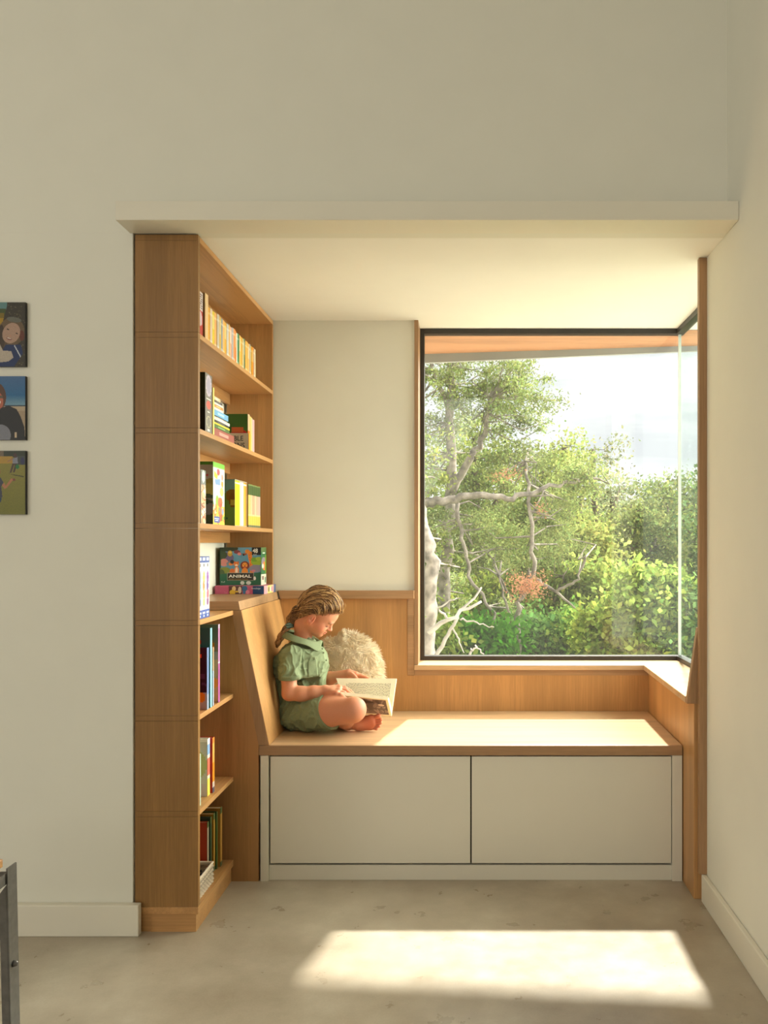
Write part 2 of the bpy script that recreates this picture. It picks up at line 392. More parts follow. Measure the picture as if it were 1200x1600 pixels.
# ledge and end panel between bookcase and bench
def ledge():
    r = empty('ledge_unit', (-.95, DB+.01, 0), 'oak ledge with brown end panel between bookcase and slanted backrest', 'ledge')
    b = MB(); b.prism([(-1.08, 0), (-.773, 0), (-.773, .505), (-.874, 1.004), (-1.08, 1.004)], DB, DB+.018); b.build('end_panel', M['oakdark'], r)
    b = MB(); b.prism([(-1.08, 1.005), (-.8405, 1.005), (-.847, 1.0375), (-1.08, 1.0375)], DB-.002, 3.715); b.build('ledge_top', M['oakedge'], r, bevel=.001)
ledge()
def backrest():
    b = MB()
    b.prism([(-.773, ZS+.001), (-.7345, ZS+.001), (-.8385, 1.004), (-.8735, 1.004)], DB-.001, DR-.004)
    o = b.build('slanted_backrest', M['oakedgez'], org=(-.75, DB, ZS), bevel=.001)
    tag(o, 'slanted oak backrest behind the reading child', 'backrest')
    # smooth veneer facing
    v = MB(); n = np.array([.98, 0, .2])*.0012
    p = [(-.7345, DB, ZS+.0015), (-.7345, DR-.004, ZS+.0015), (-.8385, DR-.004, 1.004), (-.8385, DB, 1.004)]
    q = [(x+.0012, y, z) for x, y, z in p]
    v.v += p+q; v.f += [(0, 1, 2, 3)[::-1], (4, 5, 6, 7), (0, 1, 5, 4), (1, 2, 6, 5), (2, 3, 7, 6), (3, 0, 4, 7)]; v.c += [None]*6
    v.build('veneer_face', M['oakz'], o)
backrest()
# bench
def bench():
    r = empty('storage_bench', (0, DB, 0), 'cream storage bench with two wide flush doors under the window', 'bench')
    for x0, x1 in ((-.7665, -.7365), (.760, .797)):
        b = MB(); b.box(x0, x1, DB, DB+.03, 0, .466); b.build('side_post', M['cab'], r, bevel=.001)
    b = MB(); b.box(-.7365, .760, DB+.012, DB+.03, 0, .056); b.build('toe_kick', M['cab'], r, bevel=.001)
    b = MB(); b.box(-.76, .79, DB+.031, DR, 0, .466); b.build('carcass', M['dark'], r)
    for x0, x1 in ((-.7305, .0115), (.0165, .7575)):
        b = MB(); b.box(x0, x1, DB+.004, DB+.024, .0655, .4615); b.build('door', M['cab'], r, bevel=.0012)
    s = MB(); s.prismz([(-.7715, DB+.0105), (.7975, DB+.0105), (.807, DR-.003), (-.7715, DR-.003)], .467, ZS)
    o = s.build('bench_seat', M['seat'], org=(0, DB, .467), bevel=.0015)
    tag(o, 'long oak seat slab on which the child sits in a patch of sun', 'seat')
    b = MB(); b.box(-.7715, .797, DB-.002, DB+.0102, .467, ZS); b.build('front_edge', M['oakedge'], o, bevel=.001)
    b = MB(); b.prismz([(.7985, 2.93), (.826, 2.93), (.832, DR-.0035), (.8085, DR-.0035)], 0, .6878)
    o = b.build('end_panel', M['oakz'], org=(.81, 2.95, 0), bevel=.001); tag(o, 'tall oak end panel closing the right side of the bench', 'panel')
bench()

# ------------------------------------------------------------------ painting small prints into a grid of coloured faces
class Art:
    def __init__(s, w, h, bgc):
        s.w, s.h = w, h; s.a = np.zeros((h, w, 3)); s.a[:] = lin(bgc)
        s.y, s.x = np.mgrid[0:h, 0:w]; s.x = (s.x+.5)/w; s.y = (s.y+.5)/h      # y down, 0..1
    def rect(s, x0, y0, x1, y1, c): s.a[(s.x >= x0) & (s.x < x1) & (s.y >= y0) & (s.y < y1)] = lin(c); return s
    def ell(s, cx, cy, rx, ry, c, rot=0):
        asp = s.w/s.h; dx = (s.x-cx)*asp; dy = s.y-cy; cr, sr = math.cos(rot), math.sin(rot)
        u = (dx*cr+dy*sr)/(rx*asp); v = (-dx*sr+dy*cr)/ry
        s.a[u*u+v*v < 1] = lin(c); return s
    def poly(s, pts, c):
        ins = np.zeros(s.x.shape, bool); n = len(pts)
        for i in range(n):
            x1, y1 = pts[i]; x2, y2 = pts[(i+1) % n]
            if y1 == y2: continue
            cond = ((y1 > s.y) != (y2 > s.y)) & (s.x < (x2-x1)*(s.y-y1)/(y2-y1)+x1); ins ^= cond
        s.a[ins] = lin(c); return s
    def grad(s, c0, c1, y0=0, y1=1, x0=0, x1=1):
        m = (s.y >= y0) & (s.y < y1) & (s.x >= x0) & (s.x < x1); t = np.clip((s.y-y0)/(y1-y0), 0, 1)[..., None]
        g = lin(c0)*(1-t)+lin(c1)*t; s.a[m] = g[m]; return s
    def blobs(s, n, cols, rmin, rmax, seed=0, y0=0, y1=1, x0=0, x1=1):
        r = random.Random(seed)
        for _ in range(n): s.ell(r.uniform(x0, x1), r.uniform(y0, y1), r.uniform(rmin, rmax), r.uniform(rmin, rmax), r.choice(cols), r.uniform(0, 3))
        return s
    def lines(s, x0, x1, y0, y1, n, c, seed=1, fill=.55):
        r = random.Random(seed)
        for i in range(n):
            y = y0+(y1-y0)*i/max(n, 1); x = x0
            while x < x1:
                wd = r.uniform(.01, .05)*(x1-x0)*2; s.rect(x, y, min(x+wd, x1), y+(y1-y0)/max(n, 1)*fill, c); x += wd+.012
        return s
    def noise(s, amt, seed=0):
        r = np.random.RandomState(seed); s.a *= 1+amt*(r.rand(s.h, s.w, 1)-.5)*2; return s
def art_into(mb, art, o, ux, uy):
    """o top-left corner, ux vector across, uy vector down; wound so the face looks along ux x -uy"""
    o, ux, uy = map(lambda q: np.asarray(q, float), (o, ux, uy)); h, w = art.h, art.w
    n0 = len(mb.v)
    for j in range(h+1):
        for i in range(w+1): mb.v.append(tuple(o+ux*i/w+uy*j/h))
    for j in range(h):
        for i in range(w):
            a = n0+j*(w+1)+i; mb.f.append((a, a+w+1, a+w+2, a+1)); mb.c.append(tuple(art.a[j, i]))
def text(body, size, loc, ux, uy, color, parent, name='lettering', depth=.0003, squeeze=1, bold=0):
    cu = bpy.data.curves.new(name, 'FONT'); cu.body = body; cu.size = size; cu.extrude = depth; cu.offset = bold*size
    cu.resolution_u = 3
    tmp = bpy.data.objects.new('tmp', cu); COL.objects.link(tmp); bpy.context.view_layer.update()
    me = bpy.data.meshes.new_from_object(tmp.evaluated_get(bpy.context.evaluated_depsgraph_get()))
    bpy.data.objects.remove(tmp)
    ux = Vector(ux).normalized(); uy = Vector(uy).normalized(); n = ux.cross(uy)
    P = Vector(loc)-(wloc(parent))
    for v in me.vertices:
        c = v.co.copy(); v.co = P+ux*c.x*squeeze+uy*c.y+n*c.z
    me.materials.clear(); me.materials.append(color)
    o = bpy.data.objects.new(name, me); COL.objects.link(o); o.parent = parent
    return o
_pm = {}
def pmat(rgb, rough=.45):
    k = tuple(rgb)
    if k not in _pm: _pm[k] = plain('ink_%d_%d_%d' % k, lin(rgb), rough, 60, .03)
    return _pm[k]

# ------------------------------------------------------------------ books
CREAM = (240, 228, 200)
def book(label, d0, d1, z0, h, cover, spine=None, xf=XB-.010, wdt=.13, group=None, art=None, spine_art=None, name='book', pages=CREAM, cat='book', lean=0):
    """upright book: spine towards +x, near cover towards the camera"""
    x1 = xf; x0 = xf-wdt; t = min(.0018, (d1-d0)*.15)
    cc = tuple(lin(cover)); org = (x1-wdt/2, (d0+d1)/2, z0)
    b = MB()
    sp = spine or [(0, 1, cover)]
    if art is None: b.box(x0, x1-t, d0, d0+t, z0, z0+h, cc)
    else:
        b.box(x0, x1-t, d0+.0002, d0+t, z0, z0+h, cc); art_into(b, art, (x0, d0, z0+h), (x1-t-x0, 0, 0), (0, 0, -h))
    b.box(x0, x1-t, d1-t, d1, z0, z0+h, cc)
    if spine_art is None:
        for a, e, c in sp: b.box(x1-t, x1, d0, d1, z0+h*a, z0+h*e, tuple(lin(c)))
    else:
        b.box(x1-t, x1-.0002, d0, d1, z0, z0+h, cc); art_into(b, spine_art, (x1, d0, z0+h), (0, d1-d0, 0), (0, 0, -h))
    o = b.build(name, M['paint'], org=org); tag(o, label, cat, group)
    p = MB(); m = min(.003, h*.03)
    p.box(x0+.003, x1-t, d0+t, d1-t, z0+m, z0+h-m, tuple(lin(pages))); p.build('pages', M['paint'], o)
    if lean: o.rotation_euler = (lean, 0, 0)
    return o
def carton(label, x0, x1, d0, d1, z0, h, front, side, top, rot=0, name='puzzle_box', cat='box', lidline=None, group=None):
    org = ((x0+x1)/2, (d0+d1)/2, z0); b = MB()
    c = tuple(lin(top)); e = .0006
    b.box(x0, x1, d0, d1, z0, z0+h, c)
    art_into(b, front, (x0, d0-e, z0+h), (x1-x0, 0, 0), (0, 0, -h))
    art_into(b, side, (x1+e, d0, z0+h), (0, d1-d0, 0), (0, 0, -h))
    o = b.build(name, M['paint'], org=org); o.rotation_euler = (0, 0, rot); tag(o, label, cat, group)
    return o

rnd = random.Random(5)
def fill_shelves():
    # ---------- top shelf
    Z = 1.9325
    a = Art(8, 40, (200, 60, 50)).rect(0, 0, 1, .42, (225, 215, 215)).lines(.15, .85, .04, .40, 7, (90, 50, 60)).ell(.5, .62, .4, .16, (215, 190, 205)).rect(0, .86, 1, 1, (190, 60, 50))
    book('tall red and white book at the near end of the top shelf', 2.700, 2.750, Z, .145, (190, 150, 110), xf=-.874, spine_art=a)
    book('plain tan hardcover beside the red book on the top shelf', 2.755, 2.787, Z, .150, (150, 112, 70), [(0, 1, (235, 200, 150))], xf=-.8675)
    cols = [((236, 214, 160), 'cream'), ((240, 170, 20), 'amber'), ((222, 200, 180), 'pale'), ((232, 205, 40), 'yellow'), ((240, 180, 110), 'peach'), ((205, 195, 180), 'grey'), ((228, 190, 70), 'mustard'), ((150, 160, 165), 'slate'),
            ((245, 185, 110), 'peach'), ((236, 180, 60), 'ochre'), ((200, 200, 200), 'silver'), ((238, 185, 90), 'peach'), ((225, 180, 160), 'pink'), ((190, 190, 195), 'grey'), ((238, 150, 90), 'salmon'), ((238, 130, 20), 'orange'),
            ((215, 220, 210), 'white'), ((60, 140, 95), 'green'), ((236, 190, 110), 'tan'), ((240, 175, 20), 'amber'), ((215, 190, 130), 'beige'), ((100, 140, 110), 'green'), ((245, 180, 80), 'orange'), ((240, 165, 70), 'orange'), ((245, 185, 110), 'peach'),
            ((150, 150, 150), 'grey'), ((225, 190, 90), 'mustard'), ((242, 150, 20), 'orange'), ((150, 130, 140), 'mauve'), ((248, 225, 180), 'cream')]
    d = 2.792; n = len(cols); tot = 3.452-d
    wts = [rnd.uniform(.75, 1.25) for _ in cols]; sw = sum(wts)
    ordn = ['first', 'second', 'third', 'fourth', 'fifth', 'sixth', 'seventh', 'eighth', 'ninth', 'tenth', 'eleventh', 'twelfth', 'thirteenth', 'fourteenth', 'fifteenth', 'sixteenth', 'seventeenth', 'eighteenth', 'nineteenth', 'twentieth', 'twenty-first', 'twenty-second', 'twenty-third', 'twenty-fourth', 'twenty-fifth', 'twenty-sixth', 'twenty-seventh', 'twenty-eighth', 'twenty-ninth', 'last']
    proto = None
    for i, ((c, nm), wt) in enumerate(zip(cols, wts)):
        t = tot*wt/sw; h = rnd.uniform(.121, .1265)
        c2 = tuple(min(255, int(v*.6+100)) for v in c)
        bands = [(0, .12, c2), (.12, .8, c), (.8, .86, c2), (.86, 1, c)] if i % 3 else [(0, .5, c), (.5, .9, c2), (.9, 1, c)]
        book('thin %s paperback, %s in the long row on the top shelf' % (nm, ordn[i]), d+.0004, d+t-.0004, Z, h, c, bands, xf=-.8755-rnd.uniform(0, .003), group='paperbacks in the long row on the top shelf', name='paperback', pages=(248, 232, 200))
        d += t
    # ---------- second shelf
    Z = 1.6245
    a = Art(16, 40, (16, 16, 14)).rect(0, 0, 1, .6, (26, 38, 22)).rect(.2, .04, .8, .12, (110, 110, 30)).rect(.2, .15, .8, .25, (120, 115, 30)).rect(.2, .38, .75, .46, (70, 80, 25)).ell(.45, .63, .22, .05, (190, 80, 40)).ell(.45, .73, .22, .05, (150, 115, 40)).rect(0, .9, .6, .95, (10, 10, 10))
    sa = Art(12, 50, (120, 118, 112)).ell(.5, .2, .42, .19, (196, 186, 205)).ell(.5, .2, .3, .14, (170, 165, 190)).ell(.5, .53, .32, .07, (225, 90, 75)).rect(.2, .42, .8, .435, (225, 225, 220)).rect(.3, .65, .7, .67, (230, 230, 225)).ell(.5, .82, .36, .11, (185, 178, 150)).ell(.5, .82, .24, .085, (125, 122, 115)).rect(.3, .95, .7, .99, (230, 230, 225))
    carton('black and grey game box standing at near end of second shelf', -1.045, -.8695, 2.760, 2.833, Z, .196, a, sa, (40, 45, 35), name='game_box')
    book('thin ochre book with bright yellow spine beside the black game box', 2.838, 2.853, Z, .160, (170, 115, 20), [(0, 1, (255, 225, 120))], xf=-.8672, pages=(250, 235, 190))
    # lying stack
    lay = [((160, 85, 75), .028, 3.115, 'rust-red thick', 'undermost'), ((70, 110, 50), .012, 3.05, 'green', 'second from the bottom'), ((235, 215, 40), .006, 3.048, 'yellow', 'just above the green one'),
           ((40, 42, 50), .008, 3.046, 'black-spined', 'above the yellow one'), ((225, 222, 215), .010, 3.05, 'white', 'in the middle'), ((120, 110, 100), .005, 3.03, 'grey', 'under the blue book'),
           ((110, 175, 225), .020, 3.035, 'sky-blue', 'above the grey one'), ((232, 228, 220), .008, 2.975, 'white', 'just on the blue one'), ((225, 150, 80), .008, 2.972, 'orange', 'near the top'), ((230, 226, 215), .007, 2.968, 'white thin', 'under the black one'),
           ((60, 58, 60), .007, 2.955, 'black', 'second from the top'), ((222, 196, 150), .014, 2.945, 'tan', 'topmost')]
    z = Z
    for i, (c, t, d1, nm, pos) in enumerate(lay):
        xf = -.8700-rnd.uniform(0, .004); d0 = 2.862+rnd.uniform(0, .004)
        b = MB(); cc = tuple(lin(c)); k = .0014
        b.box(xf-.12, xf, d0, d1, z, z+k, cc); b.box(xf-.12, xf, d0, d1, z+t-k, z+t, cc)
        b.box(xf-k, xf, d0, d1, z+k, z+t-k, cc)
        b.box(xf, xf+.0004, d0+.25*(d1-d0), d0+.7*(d1-d0), z+t*.3, z+t*.7, tuple(lin(tuple(min(255, q+70) for q in c))))
        o = b.build('book', M['paint'], org=(xf-.06, (d0+d1)/2, z)); tag(o, '%s book lying flat, %s in the stack on the second shelf' % (nm, pos), 'book', 'books lying in a stack on the second shelf')
        p = MB(); p.box(xf-.117, xf-k, d0+.002, d1-.002, z+k, z+t-k, tuple(lin((236, 222, 190)))); p.build('pages', M['paint'], o)
        z += t+.0004
    g = Art(44, 36, (58, 96, 24)).ell(.72, .92, .42, .52, (178, 20, 18)).rect(.48, .36, .86, .50, (196, 90, 40)).rect(.52, .54, .86, .59, (205, 120, 80)).lines(.5, .85, .66, .9, 4, (205, 90, 60)).ell(.93, .92, .14, .16, (205, 165, 50))
    book('green and red picture book facing out behind the flat stack', 3.335, 3.362, Z, .147, (58, 100, 24), [(0, .3, (240, 200, 120)), (.3, .55, (235, 110, 30)), (.55, 1, (225, 190, 150))], xf=-.8785, wdt=.125, art=g)
    gb = book('small pale grey book with block letters beside the green one', 3.305, 3.330, Z, .066, (205, 188, 165), [(0, 1, (250, 170, 30))], xf=-.8672, wdt=.115)
    ink = pmat((60, 58, 62))
    text('BLE', .028, (-.928, 3.3046, Z+.036), (1, 0, 0), (0, 0, 1), ink, gb, squeeze=.9, bold=.01); text('ONS', .028, (-.935, 3.3046, Z+.008), (1, 0, 0), (0, 0, 1), ink, gb, squeeze=.9, bold=.01)
    for i, (c, t, h, nm) in enumerate([((236, 200, 110), .022, .142, 'straw yellow'), ((215, 205, 170), .018, .140, 'pale cream'), ((225, 175, 185), .030, .136, 'dusty pink')]):
        d0 = 3.365+sum([.022, .018, .030][:i])
        book('%s book at the far end of the second shelf' % nm, d0, d0+t-.001, Z, h, c, xf=-.8785)
    # ---------- third shelf
    Z = 1.318
    book('thin white book at the very near end of third shelf', 2.700, 2.714, Z, .186, (232, 230, 228), xf=-.872)
    sa = Art(10, 50, (150, 155, 150)).rect(0, 0, 1, .28, (120, 132, 130)).ell(.5, .12, .35, .12, (210, 222, 220)).rect(0, .28, 1, 1, (214, 190, 160)).blobs(70, [(190, 120, 70), (240, 235, 225), (160, 90, 60), (235, 200, 150)], .04, .12, 3, .3, 1)
    book('speckled brown and white hardcover leaning by the big cartoon box', 2.722, 2.770, Z, .176, (196, 190, 185), xf=-.8705, spine_art=sa)
    fa = Art(22, 60, (170, 150, 130)).rect(0, 0, 1, .05, (70, 120, 30)).blobs(60, [(60, 70, 30), (150, 130, 50), (120, 110, 100), (90, 40, 30), (170, 150, 60), (40, 60, 25)], .06, .2, 9, .3, 1).rect(.1, .1, .5, .13, (190, 60, 60)).rect(.4, .2, .9, .23, (180, 60, 60))
    sa = Art(36, 70, (232, 230, 228)).rect(0, 0, 1, .065, (120, 200, 60)).rect(0, .075, 1, .085, (150, 200, 120)).ell(.45, .15, .13, .055, (225, 80, 90)).poly([(.08, .14), (.4, .2), (.35, .27), (.1, .24)], (245, 215, 50)).poly([(.15, .28), (.62, .25), (.6, .35), (.2, .36)], (125, 165, 215)).ell(.8, .22, .08, .05, (235, 150, 130)).ell(.8, .33, .1, .05, (235, 160, 60))
    sa.ell(.3, .48, .2, .08, (190, 215, 235)).ell(.75, .46, .16, .07, (240, 200, 120)).ell(.35, .62, .14, .09, (150, 190, 70)).rect(0, .7, 1, 1, (245, 215, 70)).ell(.62, .64, .2, .09, (200, 110, 70)).ell(.6, .78, .16, .1, (215, 120, 80)).ell(.85, .78, .1, .06, (130, 160, 205)).ell(.1, .76, .1, .08, (240, 130, 60)).ell(.72, .88, .12, .06, (170, 100, 50)).blobs(26, [(235, 120, 60), (255, 240, 200), (100, 160, 80), (230, 80, 60), (90, 140, 200)], .03, .06, 4, .66, .97)
    sa.rect(.08, .87, .58, .97, (60, 90, 170)).rect(.15, .895, .5, .91, (235, 235, 240)).rect(.2, .93, .45, .945, (235, 235, 240))
    carton('large white and yellow cartoon box with green top on third shelf', -1.04, -.8685, 2.842, 2.975, Z, .214, fa, sa, (110, 180, 60), name='game_box')
    fa = Art(24, 50, (120, 130, 70)).rect(0, 0, 1, .3, (130, 150, 160)).ell(.45, .17, .14, .035, (50, 120, 60)).ell(.9, .35, .16, .14, (150, 80, 30)).ell(.95, .45, .12, .16, (140, 70, 25)).ell(.95, .5, .08, .07, (200, 150, 60)).lines(.05, .6, .55, .75, 5, (90, 100, 60)).lines(.1, .8, .83, .88, 1, (50, 70, 90)).lines(.0, .3, .92, .97, 1, (60, 60, 50))
    bx = MB(); x1 = -.868; d0, d1 = 3.108, 3.280; h = .1745
    art_into(bx, fa, (x1-.13, d0, Z+h), (.13, 0, 0), (0, 0, -h)); cl = tuple(lin((196, 200, 180)))
    bx.box(x1-.13, x1, d0+.0003, d0+.002, Z, Z+h, cl); bx.box(x1-.13, x1, d1-.002, d1, Z, Z+h, cl); bx.box(x1-.13, x1, d0, d1, Z, Z+.002, cl); bx.box(x1-.13, x1, d0, d1, Z+h-.002, Z+h, cl); bx.box(x1-.13, x1-.128, d0, d1, Z, Z+h, cl)
    o = bx.build('slipcase', M['paint'], org=(x1-.06, 3.19, Z)); tag(o, 'green slipcase facing out that holds bright slim books on third shelf', 'slipcase')
    dd = d0+.003
    for i, (c, nm, t) in enumerate([((238, 225, 10), 'acid yellow', .034), ((232, 220, 20), 'lemon yellow', .034), ((235, 195, 200), 'pale pink', .030), ((226, 205, 225), 'lilac', .022), ((250, 170, 60), 'orange', .026), ((240, 140, 20), 'deep orange', .0175)]):
        book('slim %s book standing in the green slipcase' % nm, dd, dd+t-.0005, Z+.0025, h-.006, c, [(0, .93, c), (.93, .96, (245, 240, 225)), (.96, 1, c)], xf=-.8688, wdt=.12, name='slim_book', group='slim books in the green slipcase'); dd += t
    dd = 3.325
    for i in range(6):
        t = .032; mid = [(230, 190, 110), (215, 190, 150), (225, 160, 130), (220, 190, 160), (225, 170, 150), (200, 175, 165)][i]
        sp = [(0, .05, (110, 120, 90)), (.05, .26, (235, 190, 80)), (.26, .3, (230, 205, 150)), (.3, .75, mid), (.75, .97, (66, 92, 44)), (.97, 1, (120, 140, 80))]
        p2 = ['nearest', 'second', 'third', 'fourth', 'fifth', 'farthest'][i]
        book('green-topped series book, %s of the matching set on third shelf' % p2, dd, dd+t-.0008, Z, .172+.001*(i % 2), (200, 150, 70), sp, xf=-.8745, group='green-topped matching set on the third shelf', name='series_book'); dd += t
    # ---------- fourth shelf, near part
    Z = 1.0045
    for i in range(3):
        sa = Art(12, 60, (236, 236, 240)).rect(0, 0, 1, .10, (70, 100, 175)).rect(.2, .025, .8, .065, (225, 230, 240)).rect(.3, .12, .7, .16, (110, 110, 120)).ell(.5, .34, .3, .1, [(150, 170, 190), (225, 190, 110), (150, 100, 180)][i]).ell(.45, .48, .28, .08, [(120, 180, 190), (230, 150, 80), (120, 90, 170)][i]).ell(.55, .62, .3, .08, [(170, 190, 180), (235, 215, 130), (190, 110, 130)][i]).ell(.5, .74, .26, .06, [(110, 140, 180), (180, 200, 130), (140, 80, 140)][i]).rect(0, .87, 1, 1, (60, 95, 180)).rect(.15, .90, .85, .935, (225, 230, 240)).ell(.5, .97, .2, .02, (225, 230, 240))
        book('white book with blue bands, %s of three on the short fourth shelf' % ['nearest', 'middle', 'farthest'][i], 2.705+.0395*i, 2.705+.0395*(i+1)-.001, Z, .204, (236, 236, 240), xf=-.8745, spine_art=sa, group='three white and blue books', name='white_book', wdt=.15)
    # ---------- on the ledge
    zl = 1.038
    fa = Art(120, 20, (200, 90, 130)).blobs(60, [(215, 120, 150), (190, 70, 110), (230, 160, 180)], .004, .02, 2).rect(.28, 0, .56, 1, (90, 50, 50)).ell(.39, .35, .04, .3, (235, 205, 150)).ell(.36, .8, .06, .3, (230, 190, 60)).ell(.46, .7, .05, .12, (225, 190, 70)).ell(.51, .5, .035, .42, (225, 205, 190)).ell(.61, .35, .055, .4, (50, 110, 165)).ell(.6, .8, .03, .2, (60, 120, 170)).ell(.67, .75, .04, .25, (225, 140, 170)).rect(.775, 0, 1, 1, (24, 66, 120))
    sa = Art(60, 16, (225, 170, 180)).rect(.3, 0, .75, 1, (240, 215, 130)).ell(.4, .5, .05, .35, (90, 80, 70)).ell(.55, .5, .05, .3, (235, 225, 220)).ell(.68, .5, .06, .4, (200, 120, 160)).rect(.82, 0, 1, 1, (80, 100, 140))
    flat = carton('flat pink puzzle box lying on the ledge under the animal puzzle', -1.066, -.8545, 3.525, 3.695, zl, .0345, fa, sa, (205, 120, 150), rot=-.06)
    t = text('Ravensburger', .0098, (-.9075, 3.5236, zl+.021), (1, -.00, 0), (0, 0, 1), pmat((215, 225, 235)), flat, squeeze=.72)
    A = Art(150, 130, (95, 150, 180))
    A.grad((110, 165, 195), (70, 130, 160), 0, .7).ell(.12, .28, .22, .16, (105, 90, 130)).ell(.03, .2, .15, .12, (50, 70, 40)).ell(.1, .4, .11, .10, (205, 130, 125)).rect(0, .08, .03, 1, (30, 60, 30)).ell(.2, .03, .25, .08, (40, 55, 35)).ell(.25, .16, .06, .08, (190, 150, 50)).ell(.25, .13, .04, .03, (225, 190, 90)).ell(.42, .12, .08, .05, (130, 60, 70)).ell(.48, .17, .05, .04, (220, 130, 130))
    A.ell(.25, .43, .09, .06, (120, 130, 140)).ell(.27, .44, .05, .04, (230, 130, 50)).ell(.3, .38, .05, .05, (30, 35, 40)).ell(.12, .62, .14, .1, (120, 130, 50)).ell(.04, .7, .08, .12, (70, 90, 50)).ell(.3, .64, .06, .08, (215, 110, 50))
    A.poly([(.70, .08), (.78, .12), (.80, .42), (.84, .7), (.74, .7), (.72, .42), (.68, .2)], (225, 130, 40)).ell(.67, .11, .055, .06, (230, 140, 50)).ell(.61, .18, .05, .03, (150, 80, 50)).ell(.58, .20, .025, .02, (50, 30, 30)).blobs(12, [(190, 90, 30)], .008, .014, 7, .15, .5, .71, .78)
    A.ell(.9, .38, .14, .1, (150, 180, 50)).ell(.84, .32, .08, .06, (120, 165, 45)).ell(.95, .30, .08, .05, (165, 190, 60)).ell(.88, .56, .16, .1, (135, 130, 150)).ell(.82, .62, .05, .03, (200, 120, 140)).rect(.78, 0, 1, .2, (22, 24, 28))
    A.ell(.40, .44, .065, .065, (225, 125, 50)).ell(.36, .39, .02, .02, (200, 90, 40)).ell(.45, .39, .02, .02, (200, 90, 40)).ell(.405, .47, .035, .025, (245, 225, 200)).ell(.41, .62, .06, .12, (230, 140, 80)).ell(.41, .62, .03, .1, (240, 220, 200)).ell(.38, .435, .008, .008, (20, 20, 20)).ell(.43, .435, .008, .008, (20, 20, 20))
    A.ell(.61, .48, .11, .115, (125, 45, 25)).ell(.61, .47, .065, .07, (235, 150, 50)).ell(.61, .66, .08, .12, (230, 140, 45)).ell(.585, .455, .009, .009, (30, 20, 15)).ell(.635, .455, .009, .009, (30, 20, 15)).ell(.61, .49, .02, .012, (80, 30, 20)).ell(.61, .52, .04, .015, (200, 60, 50))
    A.poly([(0, .72), (.2, .68), (.5, .74), (.8, .68), (1, .66), (1, 1), (0, 1)], (20, 95, 65)).ell(.55, .94, .05, .05, (205, 215, 205)).ell(.70, .94, .06, .05, (205, 215, 205)).rect(.18, .67, .83, .88, (200, 195, 175)).rect(.19, .68, .82, .87, (30, 26, 20)).ell(.85, .82, .03, .05, (220, 220, 215))
    B = Art(24, 60, (40, 110, 70)).rect(0, 0, 1, .12, (90, 120, 70)).rect(.3, .13, .75, .17, (225, 230, 220)).ell(.5, .4, .4, .14, (150, 130, 150)).ell(.6, .5, .35, .12, (215, 130, 60)).ell(.35, .5, .2, .06, (235, 225, 220)).rect(.75, .2, 1, .7, (110, 150, 50)).rect(0, .72, 1, 1, (225, 222, 205)).rect(.2, .76, .5, .86, (110, 80, 70)).rect(.7, .8, .9, .95, (60, 120, 80))
    bx = carton('dark green animal floor puzzle box standing on the ledge', -1.063, -.8865, 3.575, 3.668, zl+.0352, .162, A, B, (60, 90, 60), rot=0)
    white = pmat((238, 236, 226)); dm = pmat((150, 120, 70))
    text('ANIMAL', .0178, (-1.0245, 3.5741, zl+.0352+.0325), (1, 0, 0), (0, 0, 1), white, bx, squeeze=1.50, bold=.02)
    text('JUMBO FLOOR PUZZLE', .0088, (-1.0245, 3.5741, zl+.0352+.0228), (1, 0, 0), (0, 0, 1), dm, bx, squeeze=.92)
    text('48', .026, (-.9215, 3.5741, zl+.0352+.139), (1, 0, 0), (0, 0, 1), white, bx, squeeze=.85, bold=.02)
    text('PIECES', .0062, (-.9195, 3.5741, zl+.0352+.129), (1, 0, 0), (0, 0, 1), white, bx, squeeze=.85)
    text("4' x 3'", .0085, (-1.057, 3.5741, zl+.0352+.011), (1, 0, 0), (0, 0, 1), white, bx, squeeze=.8)
    # ---------- fifth shelf
    Z = .6975
    sa = Art(6, 60, (225, 120, 90)).blobs(30, [(240, 220, 210), (205, 60, 50), (240, 150, 60)], .1, .3, 5).rect(0, .7, 1, 1, (235, 190, 180)); sa.rect(0, 0, 1, .3, (205, 70, 60))
    book('red and white big picture book at near end of fifth shelf', 2.705, 2.718, Z, .272, (200, 50, 40), xf=-.876, wdt=.18, spine_art=sa)
    fa = Art(30, 50, (22, 20, 50)).rect(0, .72, 1, 1, (175, 180, 185)).poly([(.3, .2), (.9, .1), (.9, .16), (.35, .28)], (230, 70, 30)).ell(.55, .08, .03, .02, (240, 235, 220)).ell(.62, .32, .06, .03, (190, 150, 130)).ell(.6, .66, .2, .06, (70, 130, 190)).ell(.72, .74, .16, .08, (235, 225, 205)).ell(.82, .8, .16, .09, (230, 150, 40)).blobs(14, [(70, 50, 90), (30, 40, 100)], .03, .08, 2, .35, .6)
    book('navy space picture book facing out on the fifth shelf', 2.772, 2.790, Z, .206, (30, 28, 60), [(0, .25, (160, 175, 200)), (.25, 1, (120, 150, 200))], xf=-.8665, wdt=.17, art=fa)
    fa = Art(24, 60, (50, 120, 112)).blobs(10, [(185, 35, 30), (205, 60, 45)], .04, .14, 6, .0, .2, .2, .7).rect(.85, 0, 1, 1, (30, 110, 110))
    book('teal picture book with cyan spine behind the navy one', 2.808, 2.826, Z, .268, (40, 120, 115), [(0, 1, (150, 222, 232))], xf=-.8668, wdt=.18, art=fa)
    book('slim peach and blue book beside the teal picture book', 2.838, 2.848, Z, .200, (225, 180, 150), [(0, .6, (180, 195, 225)), (.6, 1, (225, 170, 140))], xf=-.8672, wdt=.16)
